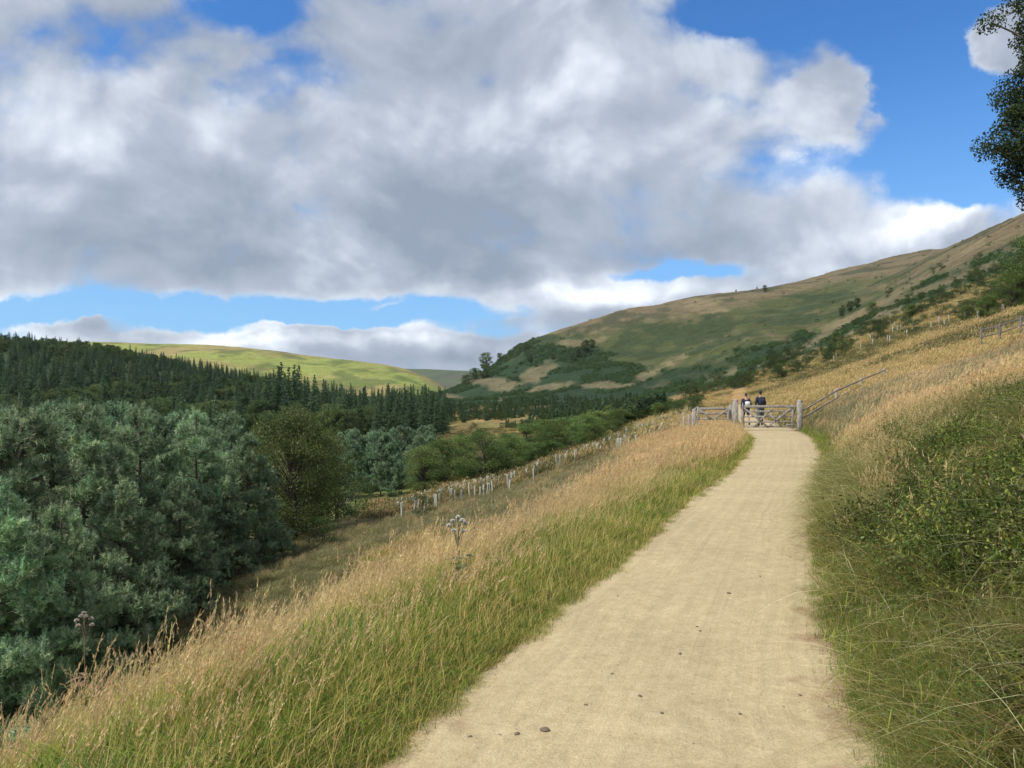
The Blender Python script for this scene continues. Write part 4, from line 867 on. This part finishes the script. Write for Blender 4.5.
# ---------------------------------------------------------------- gate, side gate and fences
def post(b, x, y, z0, h, w, rnd=True):
    b.box((x, y, z0 + h / 2 - .15), (w, w, h + .3), bev=.02)
    if rnd:
        b.tube([(x, y - w * .5 + .006, z0 + h), (x, y + w * .5 - .006, z0 + h)], w * .49, 12)
GY = 34.0
gx0, gx1 = at(738, GY), at(797, GY)
g = empty('field_gate', ((gx0 + gx1) / 2, GY, 0)); gate_w = gx1 - gx0 - .34
def gate_parts(g, wd, hinge):
    hw = wd / 2
    b = MB(); b.bar((-hw, 0, 1.12), (hw, 0, 1.12), .075, .11); b.build('top_rail', M_wood, g)
    for z in (.9, .66, .42, .2):
        b = MB(); b.bar((-hw, 0, z), (hw, 0, z), .032, .075); b.build('rail', M_wood, g)
    for sx in (-1, 1):
        b = MB(); b.bar((sx * (hw - .04), 0, .12), (sx * (hw - .04), 0, 1.2), .08, .09); b.build('stile', M_wood, g)
g_ = g
gate_parts(g, gate_w, 1)
for (x0, z0, x1, z1_) in ((-.5, 1.08, .02, .16), (.5, 1.08, -.02, .16), (-.28, .2, .1, 1.06), (.28, .2, -.02, .9)):
    b = MB(); b.bar((x0 * gate_w * .96, -.04, z0), (x1 * gate_w, -.04, z1_), .025, .075); b.build('brace', M_wood, g)
M_iron = plain('galvanised_iron', (.33, .34, .35), .45)
for z in (1.1, .3):
    b = MB(); b.bar((gate_w / 2 - .35, -.065, z), (gate_w / 2 + .1, -.065, z), .008, .045, bev=.002); b.build('hinge', M_iron, g)
b = MB(); b.tube([(-gate_w / 2 + .02, -.07, .95), (-gate_w / 2 + .02, -.07, 1.3)], .014, 6); b.build('latch', M_iron, g)
tag(g, 'wide weathered timber field gate with crossed braces, closed across the path', 'gate')
sgx0, sgx1 = at(697, GY), at(729, GY)
g = empty('side_gate', ((sgx0 + sgx1) / 2, GY, z1((sgx0 + sgx1) / 2, GY))); wd = sgx1 - sgx0
gate_parts(g, wd, 1)
b = MB(); b.bar((-wd / 2 + .08, -.04, .18), (wd / 2 - .08, -.04, 1.08), .025, .075); b.build('brace', M_wood, g)
b = MB(); b.bar((-wd / 2 + .08, -.07, 1.08), (wd * .0, -.07, .62), .025, .075); b.build('brace', M_wood, g)
tag(g, 'narrow weathered timber side gate left of the wide gate', 'gate')
def lone_post(px, Yd, h, w, label, name='gate_post', rnd=True, z=None):
    x = at(px, Yd); b = MB(); post(b, 0, 0, 0, h, w, rnd)
    o = b.build(name, M_wood); o.location = (x, Yd, z1(x, Yd) if z is None else z); tag(o, label, 'post'); return o
lone_post(735.5, GY, 1.36, .20, 'thick round topped gate post between the two gates')
lone_post(799.5, GY, 1.34, .20, 'thick round topped gate post at the right end of the wide gate')
lone_post(730.5, GY + .12, 1.2, .11, 'slim timber post just left of the thick post between the gates', rnd=False)
lone_post(694, GY, 1.28, .15, 'timber post at the left end of the narrow side gate')
lone_post(689, GY + .5, 1.12, .11, 'slim timber post left of the side gate post, leaning in the grass', rnd=False)
lone_post(684, GY + 1.2, 1.05, .10, 'outermost slim timber post at the left of the gates', rnd=False)
M_old = bark_mat('old_grey_wood', (.10, .09, .08), (.24, .22, .20), 22)
def rail_fence(name, pts, label, h=1.15, rails=(1.04, .7, .36), step=2.3, wood=None):
    M_wood = wood or globals()['M_wood']
    o = empty(name, (pts[0][0], pts[0][1], z1(*pts[0]))); p0 = np.array([pts[0][0], pts[0][1], z1(*pts[0])])
    P = []
    for (a, b_) in zip(pts[:-1], pts[1:]):
        n = max(1, round(math.dist(a, b_) / step))
        for k in range(n): P.append((a[0] + (b_[0] - a[0]) * k / n, a[1] + (b_[1] - a[1]) * k / n))
    P.append(pts[-1]); P = [np.array([x, y, z1(x, y)]) - p0 for x, y in P]
    for k, p in enumerate(P):
        b = MB(); b.box((p[0], p[1], p[2] + h / 2 - .15 + .02), (.11, .11, h + .3), bev=.012); b.build('post', M_wood, o)
    for zr in rails:
        for k in range(len(P) - 1):
            j = rng.normal(0, .012)
            b = MB(); b.bar(P[k] + (0, -.08, zr + j), P[k + 1] + (0, -.08, zr - j), .03, .08); b.build('rail', M_wood, o)
    tag(o, label, 'fence'); return o
rail_fence('rail_fence', [(at(801, 34.1), 34.1), (at(836, 37), 37), (at(884, 42), 42)], 'timber post and rail fence climbing from the right gate post into the long grass', h=.98, rails=(.9, .56), step=3.2)
rail_fence('upper_rail_fence', [(at(981, 44), 44), (at(1045, 36.5), 36.5), (at(1090, 32), 32)], 'grey timber rail fence on the hillside at the right edge', h=1.55, rails=(1.45, 1.05, .6), wood=M_old)
for k, (px, py) in enumerate(((965, 322), (978, 321), (1003, 322), (939, 326), (1016, 316))):
    h_ = hit(px, py, 70)
    if h_:
        b = MB(); b.box((0, 0, .6), (.2, .2, 1.5), bev=.02); o = b.build('hillside_post', M_wood); o.location = h_
        tag(o, ['short timber post in the line of five on the hillside above the rail fence'][0], 'post', 'timber posts in line on the upper hillside')
def low_rails(px, py, wpx, label):
    h_ = hit(px, py)
    if not h_: return
    o = empty('low_rails', h_); w = wpx / F * h_[1]
    for sx in (-1, 0, 1):
        b = MB(); b.box((sx * w / 2, 0, .3), (.12, .12, .9), bev=.01); b.build('post', M_wood, o)
    for z in (.62, .34):
        b = MB(); b.bar((-w / 2 - .1, -.08, z), (w / 2 + .1, -.08, z), .04, .12); b.build('rail', M_wood, o)
    tag(o, label, 'fence')
low_rails(293, 540, 20, 'low brown rail fence at the foot of the slope under the olive tree')
low_rails(343, 508, 10, 'short pale rail barrier at the slope foot beside the pale bush')

# ---------------------------------------------------------------- tree tubes
M_tube = plain('pale_plastic_tube', (.58, .62, .52), .5, .1); M_stake = M_wood
def tube_mesh():
    b = MB(); n = 10; th = np.arange(n) / n * 2 * np.pi
    o = np.stack([np.cos(th), np.sin(th)], 1)
    rings = [(.05, -.05), (.05, 1.0), (.056, 1.03), (.045, 1.03), (.042, -.05)]
    v = np.concatenate([np.concatenate([o * r_, np.full((n, 1), z)], 1) for r_, z in rings])
    k = np.arange(n); q = np.concatenate([np.stack([i * n + k, i * n + (k + 1) % n, (i + 1) * n + (k + 1) % n, (i + 1) * n + k], 1) for i in range(len(rings) - 1)])
    b.add(v, quads=q); return b.mesh('tree_tube', M_tube, True)
TUBE = tube_mesh(); bs = MB(); bs.box((.09, 0, .5), (.035, .035, 1.2)); STAKE = bs.mesh('stake', M_wood)
tops = ([390, 420, 455, 485, 520, 560, 600, 640, 690], [508, 499, 492, 486, 472, 460, 444, 426, 410])
nt = 0
for k in range(1500):
    px = rng.uniform(395, 700); py = np.interp(px, *tops) + abs(rng.normal(0, 1)) * np.interp(px, [395, 480, 560, 700], [9, 14, 19, 8]) + 1
    h_ = hit(px, py)
    if not h_ or h_[1] < 36: continue
    nt += 1
    if nt > 285: break
    o = bpy.data.objects.new('tree_tube', TUBE); COL.objects.link(o); o.location = h_
    o.rotation_euler = (rng.normal(0, .06), rng.normal(0, .06), rng.uniform(0, 6)); s = rng.uniform(.5, .78); o.scale = (s, s, s)
    tag(o, 'pale plastic tree tube around a sapling on the left slope', 'tree tube', 'pale tree tubes planted on the left slope')
    c = bpy.data.objects.new('stake', STAKE); COL.objects.link(c); c.parent = o
for k in range(34):
    px = rng.uniform(740, 975); lo = np.interp(px, *SPUR_LO); h_ = hit(px, lo + rng.uniform(-12, 4), 80)
    if not h_ or h_[1] > 300: continue
    o = bpy.data.objects.new('tree_tube', TUBE); COL.objects.link(o); o.location = h_; o.scale = (1.1, 1.1, .95); o.rotation_euler = (rng.normal(0, .06), rng.normal(0, .06), 0)
    tag(o, 'pale plastic tree tube among the bushes of the right hand spur', 'tree tube', 'pale tree tubes on the spur')

# ---------------------------------------------------------------- thistles
M_plant = leaf_mat('thistle_tissue', .2, .7, 0)
def thistle(px, Yd, top, label, stemc, headc, seed, spread=.12):
    r = np.random.default_rng(seed); x = at(px, Yd); g = z1(x, Yd); H = Zy(Yd, top) - g
    o = empty('thistle', (x, Yd, g)); b = MB()
    heads = [(0, 0, H), (-.045, .03, H - .035), (.035, -.03, H - .02), (-.075, .02, H - .07), (-.03, -.04, H - .10), (.04, .05, H - .12), (.06, 0, H - .05)]
    b.tube([(0, 0, -.05), (.01, 0, H * .5), (0, 0, H)], [.006, .005, .003], 6, stemc)
    for hx, hy, hz in heads[1:]: b.tube(limb_path(np.array([0, 0, hz - .16]), np.array([hx, hy, hz]), r, .05), .0025, 5, stemc, cap=False)
    b.build('stem', M_plant, o)
    for k in range(16):
        z = r.uniform(.1, .6) * H; az = r.uniform(0, 6.28); lb = MB()
        n = 9; t = np.linspace(0, 1, n); L_ = r.uniform(.10, .18)
        c = np.stack([np.cos(az) * L_ * t, np.sin(az) * L_ * t, z + .05 * t - .07 * t ** 2], 1)
        sd = np.array([-math.sin(az), math.cos(az), .1]); wv = .022 * np.sin(np.pi * np.clip(t * .92 + .08, 0, 1)) * (1 + .6 * (np.arange(n) % 2))
        v = np.concatenate([c - sd * wv[:, None], c + sd * wv[:, None]]); q = [(i, i + 1, n + i + 1, n + i) for i in range(n - 1)]
        lb.add(v, quads=q, col=np.array(stemc) * r.uniform(.8, 1.3)); lb.build('leaf', M_plant, o)
    for hx, hy, hz in heads:
        hb = MB(); n = 120; d = r.normal(size=(n, 3)); d /= np.linalg.norm(d, axis=1)[:, None]; d[:, 2] = np.abs(d[:, 2]) * 1.0 - .15
        B = np.tile((hx, hy, hz - .01), (n, 1)); T = B + d * r.uniform(.013, .024, (n, 1)); S = np.cross(d, r.normal(size=(n, 3))) * .0022
        hb.add(np.stack([B - S, B + S, T + S * 2, T - S * 2], 1).reshape(-1, 3), quads=np.arange(n * 4).reshape(-1, 4), col=np.repeat(jit(headc, n, .12, r), 4, axis=0))
        hb.tube([(hx, hy, hz - .025), (hx, hy, hz - .01), (hx, hy, hz)], [.004, .010, .007], 7, (.16, .12, .07)); hb.build('seed_head', M_plant, o)
    tag(o, label, 'thistle')
thistle(458, 6.0, 516, 'thistle with fluffy white seed heads above the grass beside the path', (.10, .13, .07), (.80, .77, .74), 5)
thistle(84, 6.6, 612, 'dry brown thistle with pale heads against the dark pines at lower left', (.20, .14, .08), (.62, .55, .47), 6)

# ---------------------------------------------------------------- stones on the path
M_stone = plain('grey_stone', (.15, .115, .08), .85, .2, 40)
STN = [(545, 738, .018, 'largest grey stone on the path, near the bottom of the picture'), (517, 741, .011, 'small brown stone left of the largest stone on the path'), (729, 598, .014, 'dark stone in the middle of the path'), (697, 632, .008, 'pebble left of the middle of the path'), (680, 660, .009, 'pebble near the centre of the path close by'), (640, 703, .010, 'pebble above and right of the largest stone'), (586, 712, .008, 'tiny pebble just right of and above the largest stone'),
       (612, 680, .007, 'tiny pebble in the left half of the path'), (662, 720, .008, 'tiny dark pebble right of the largest stone'), (700, 636, .008, 'pebble beside the pebble left of the path middle'), (618, 600, .008, 'pebble near the green verge on the left'), (760, 580, .009, 'pebble in the right half of the path far up'), (790, 560, .010, 'pebble close to the right edge of the path'), (470, 742, .008, 'tiny pebble near the lower left edge of the path'), (740, 720, .008, 'pebble in the lower right of the path'), (800, 700, .008, 'pebble near the lower right bank')]
import bmesh
for k, (px, py, r_, lb) in enumerate(STN):
    h_ = hit(px, py)
    bm = bmesh.new(); bmesh.ops.create_icosphere(bm, subdivisions=3, radius=1); rr = np.random.default_rng(k)
    o1 = rr.uniform(0, 9, 3)
    for v in bm.verts:
        c = v.co; f = 1 + .5 * (float(fbm(np.array([c.x * 1.6 + o1[0]]), np.array([c.y * 1.6 + c.z * 1.3 + o1[1]]), 3)[0]) - .5)
        v.co = (c.x * r_ * 1.3 * f, c.y * r_ * f, c.z * r_ * .6 * f)
    me = bpy.data.meshes.new('stone'); bm.to_mesh(me); bm.free(); me.materials.append(M_stone)
    for p_ in me.polygons: p_.use_smooth = True
    o = bpy.data.objects.new('stone', me); COL.objects.link(o); t = (h_[0] - XL(h_[1])) / (XR(h_[1]) - XL(h_[1])) * 2 - 1
    o.location = (h_[0], h_[1], z1(h_[0], h_[1]) + .012 + .02 * (1 - t * t) + r_ * .25); o.rotation_euler = (0, 0, k); tag(o, lb, 'stone')

def pebble(i):
    import bmesh as bmm
    bm = bmm.new(); bmm.ops.create_icosphere(bm, subdivisions=1, radius=1); rr = np.random.default_rng(i)
    for v in bm.verts: v.co *= rr.uniform(.75, 1.2); v.co.z *= .55
    me = bpy.data.meshes.new('pebble'); bm.to_mesh(me); bm.free(); me.materials.append(plain('pebble_stone_%d' % i, [(.30, .23, .15), (.42, .34, .22), (.16, .12, .09), (.50, .43, .31)][i], .9, .2, 40)); return bpy.data.objects.new('pebble_%02d' % i, me)
C_peb = hidden_collection('pebble', [pebble(i) for i in range(4)])
Y = 1.8 + 14 * rng.random(9000) ** 1.6; t = np.clip(rng.choice([-1, 1], 9000) * (1 - np.abs(rng.normal(0, .35, 9000))), -1.12, 1.12); t = np.where(rng.random(9000) < .3, rng.uniform(-1, 1, 9000), t)
X = (XL(Y) + XR(Y)) / 2 + t * (XR(Y) - XL(Y)) / 2
o = scatter('gravel', C_peb, np.stack([X, Y, Z(X, Y) + .012 + .02 * np.maximum(1 - t ** 2, 0)], 1), rng.uniform(0, 3, (9000, 3)) * np.array([0, 0, 2]), .0016 + .0055 * rng.random(9000) ** 4, rng.choice([0, 1, 1, 3, 2], 9000).astype(np.int32))
tag(o, 'loose fine gravel strewn over the sandy path and along its edges', 'gravel', kind='stuff')

# ---------------------------------------------------------------- walkers
def skin_obj(name, joints, edges, mat, parent, root=0, sub=2):
    me = bpy.data.meshes.new(name); me.from_pydata([j[0] for j in joints], edges, []); me.materials.append(mat)
    o = bpy.data.objects.new(name, me); COL.objects.link(o); o.parent = parent
    md = o.modifiers.new('skin', 'SKIN'); md.use_smooth_shade = True
    if not me.skin_vertices: me.attributes.new('skin', 'FLOAT', 'POINT')
    for v, j in zip(me.skin_vertices[0].data, joints):
        r_ = j[1]; v.radius = (r_, r_) if isinstance(r_, float) else r_
    me.skin_vertices[0].data[root].use_root = True
    s = o.modifiers.new('sub', 'SUBSURF'); s.levels = sub; s.render_levels = sub; return o
M_skin = plain('skin', (.45, .27, .19), .6, .03); M_navy = plain('navy_cloth', (.018, .022, .05), .85, .2); M_black = plain('black_cloth', (.012, .013, .016), .85, .2)
M_hair = plain('dark_hair', (.02, .015, .012), .7, .2); M_cap = plain('plum_cap', (.09, .05, .09), .8, .1); M_white = plain('white_cloth', (.78, .78, .8), .7, .05); M_boot = plain('dark_boot', (.03, .025, .022), .7, .1); M_grey = plain('grey_cloth', (.09, .095, .12), .85, .1)
def person(x, y, step, label, head_cover, legs_bare, bag):
    """seen from behind, walking away; step: which leg is forward"""
    g = empty('person', (x, y, z1(x, y) + .03), random.uniform(-.1, .1)); s = step
    hipL, hipR = (-.10, 0, .90), (.10, 0, .90)
    body = [((0, 0, .95), (.14, .10)), ((0, 0, 1.12), (.115, .09)), ((0, .01, 1.32), (.13, .10)), ((0, .02, 1.46), (.055, .06)), ((0, .03, 1.54), (.055, .058)), ((0, .045, 1.62), (.075, .088)), ((0, .045, 1.71), (.068, .08)),
            (hipL, .09), ((-.11, .10 * s, .50), .06), ((-.12, -.02 + .06 * s, .10), .042), ((-.12, .14 + .10 * s, .04), .038),
            (hipR, .09), ((.11, -.06 * s, .50), .06), ((.12, -.18 * s, .12), .042), ((.12, -.04 - .14 * s, .05), .038),
            ((-.17, .01, 1.37), .045), ((-.235, -.03, 1.13), .038), ((-.22, .12, .93), .033), ((-.21, .17, .86), .03),
            ((.17, .01, 1.37), .045), ((.235, -.04, 1.13), .038), ((.22, .10, .92), .033), ((.21, .15, .85), .03)]
    ed = [(0, 1), (1, 2), (2, 3), (3, 4), (4, 5), (5, 6), (0, 7), (7, 8), (8, 9), (9, 10), (0, 11), (11, 12), (12, 13), (13, 14), (2, 15), (15, 16), (16, 17), (17, 18), (2, 19), (19, 20), (20, 21), (21, 22)]
    skin_obj('body', body, ed, M_skin, g)
    k = 1.16
    jk = [((0, 0, .92), (.16, .13)), ((0, 0, 1.12), (.145, .125)), ((0, .01, 1.32), (.165, .13)), ((0, .02, 1.45), (.075, .08)), ((-.18, .01, 1.39), .06), ((-.235, -.03, 1.13), .052), ((-.215, .11, .95), .04), ((.18, .01, 1.39), .06), ((.235, -.04, 1.13), .052), ((.215, .09, .94), .04)]
    skin_obj('jacket', jk, [(0, 1), (1, 2), (2, 3), (2, 4), (4, 5), (5, 6), (2, 7), (7, 8), (8, 9)], M_navy, g)
    kn = lambda a, b_, t: tuple(a[i] + (b_[i] - a[i]) * t for i in range(3))
    if legs_bare: tr = [((0, 0, .93), (.16, .12)), (hipL, .115), (kn(hipL, body[8][0], .95), .09), (hipR, .115), (kn(hipR, body[12][0], .95), .09)]; te = [(0, 1), (1, 2), (0, 3), (3, 4)]
    else: tr = [((0, 0, .93), (.16, .12)), (hipL, .11), (body[8][0], .08), (body[9][0], .065), (hipR, .11), (body[12][0], .08), (body[13][0], .065)]; te = [(0, 1), (1, 2), (2, 3), (0, 4), (4, 5), (5, 6)]
    skin_obj('shorts' if legs_bare else 'trousers', tr, te, M_black if legs_bare else M_grey, g)
    for a, b_ in ((9, 10), (13, 14)):
        p, q = np.array(body[a][0]), np.array(body[b_][0])
        skin_obj('boot', [(tuple(p + (0, -.03, .05)), .06), (tuple(p + (0, -.03, -.035)), .056), (tuple(q + (0, 0, -.005)), .05)], [(0, 1), (1, 2)], M_boot, g)
    skin_obj('cap' if head_cover == 'cap' else 'hair', [((0, -.012, 1.555), (.066, .052)), ((0, .0, 1.67), (.088, .085)), ((0, .02, 1.75), (.06, .07))], [(0, 1), (1, 2)], M_cap if head_cover == 'cap' else M_hair, g)
    for sx in (-1, 1): skin_obj('ear', [((sx * .085, .05, 1.63), .018), ((sx * .088, .045, 1.66), .016)], [(0, 1)], M_skin, g, sub=1)
    if bag == 'white':
        b = MB(); b.box((.04, -.19, 1.17), (.26, .09, .22), bev=.035); b.build('waist_bag', M_white, g)
    else:
        b = MB(); b.box((0, -.21, 1.22), (.32, .16, .44), bev=.05); b.build('rucksack', M_navy, g)
        b = MB(); b.box((0.02, -.298, 1.28), (.10, .012, .05), bev=.003); b.build('rucksack_badge', M_grey, g)
    tag(g, label, 'person'); return g
p1 = person(at(746, 39.5), 39.5, 1, 'walker in dark jacket and shorts with a white bag at the waist', 'cap', True, 'white')
p2 = person(at(760.5, 39.0), 39.0, -1, 'dark haired walker in navy with a rucksack, right of the other walker', 'hair', False, 'pack'); p2.scale = (1.06,) * 3
# cairns on the skyline
for px, lb in ((736, 'tiny stone cairn on the skyline of the big hill, left of the other'), (757, 'tiny stone cairn on the skyline of the big hill, right of the other')):
    ys = _ys[(_ys > 600)]; g_ = Z(at(px, ys), ys); ang = (g_ - EYE) / ys; k = int(np.argmax(ang))
    b = MB(); b.tube([(0, 0, -1), (0, 0, 1.2), (0, 0, 2.6), (0, 0, 3.4)], [1.5, 1.2, .8, .3], 8); o = b.build('cairn', M_stone); o.location = (at(px, ys[k]), ys[k], g_[k]); tag(o, lb, 'cairn')
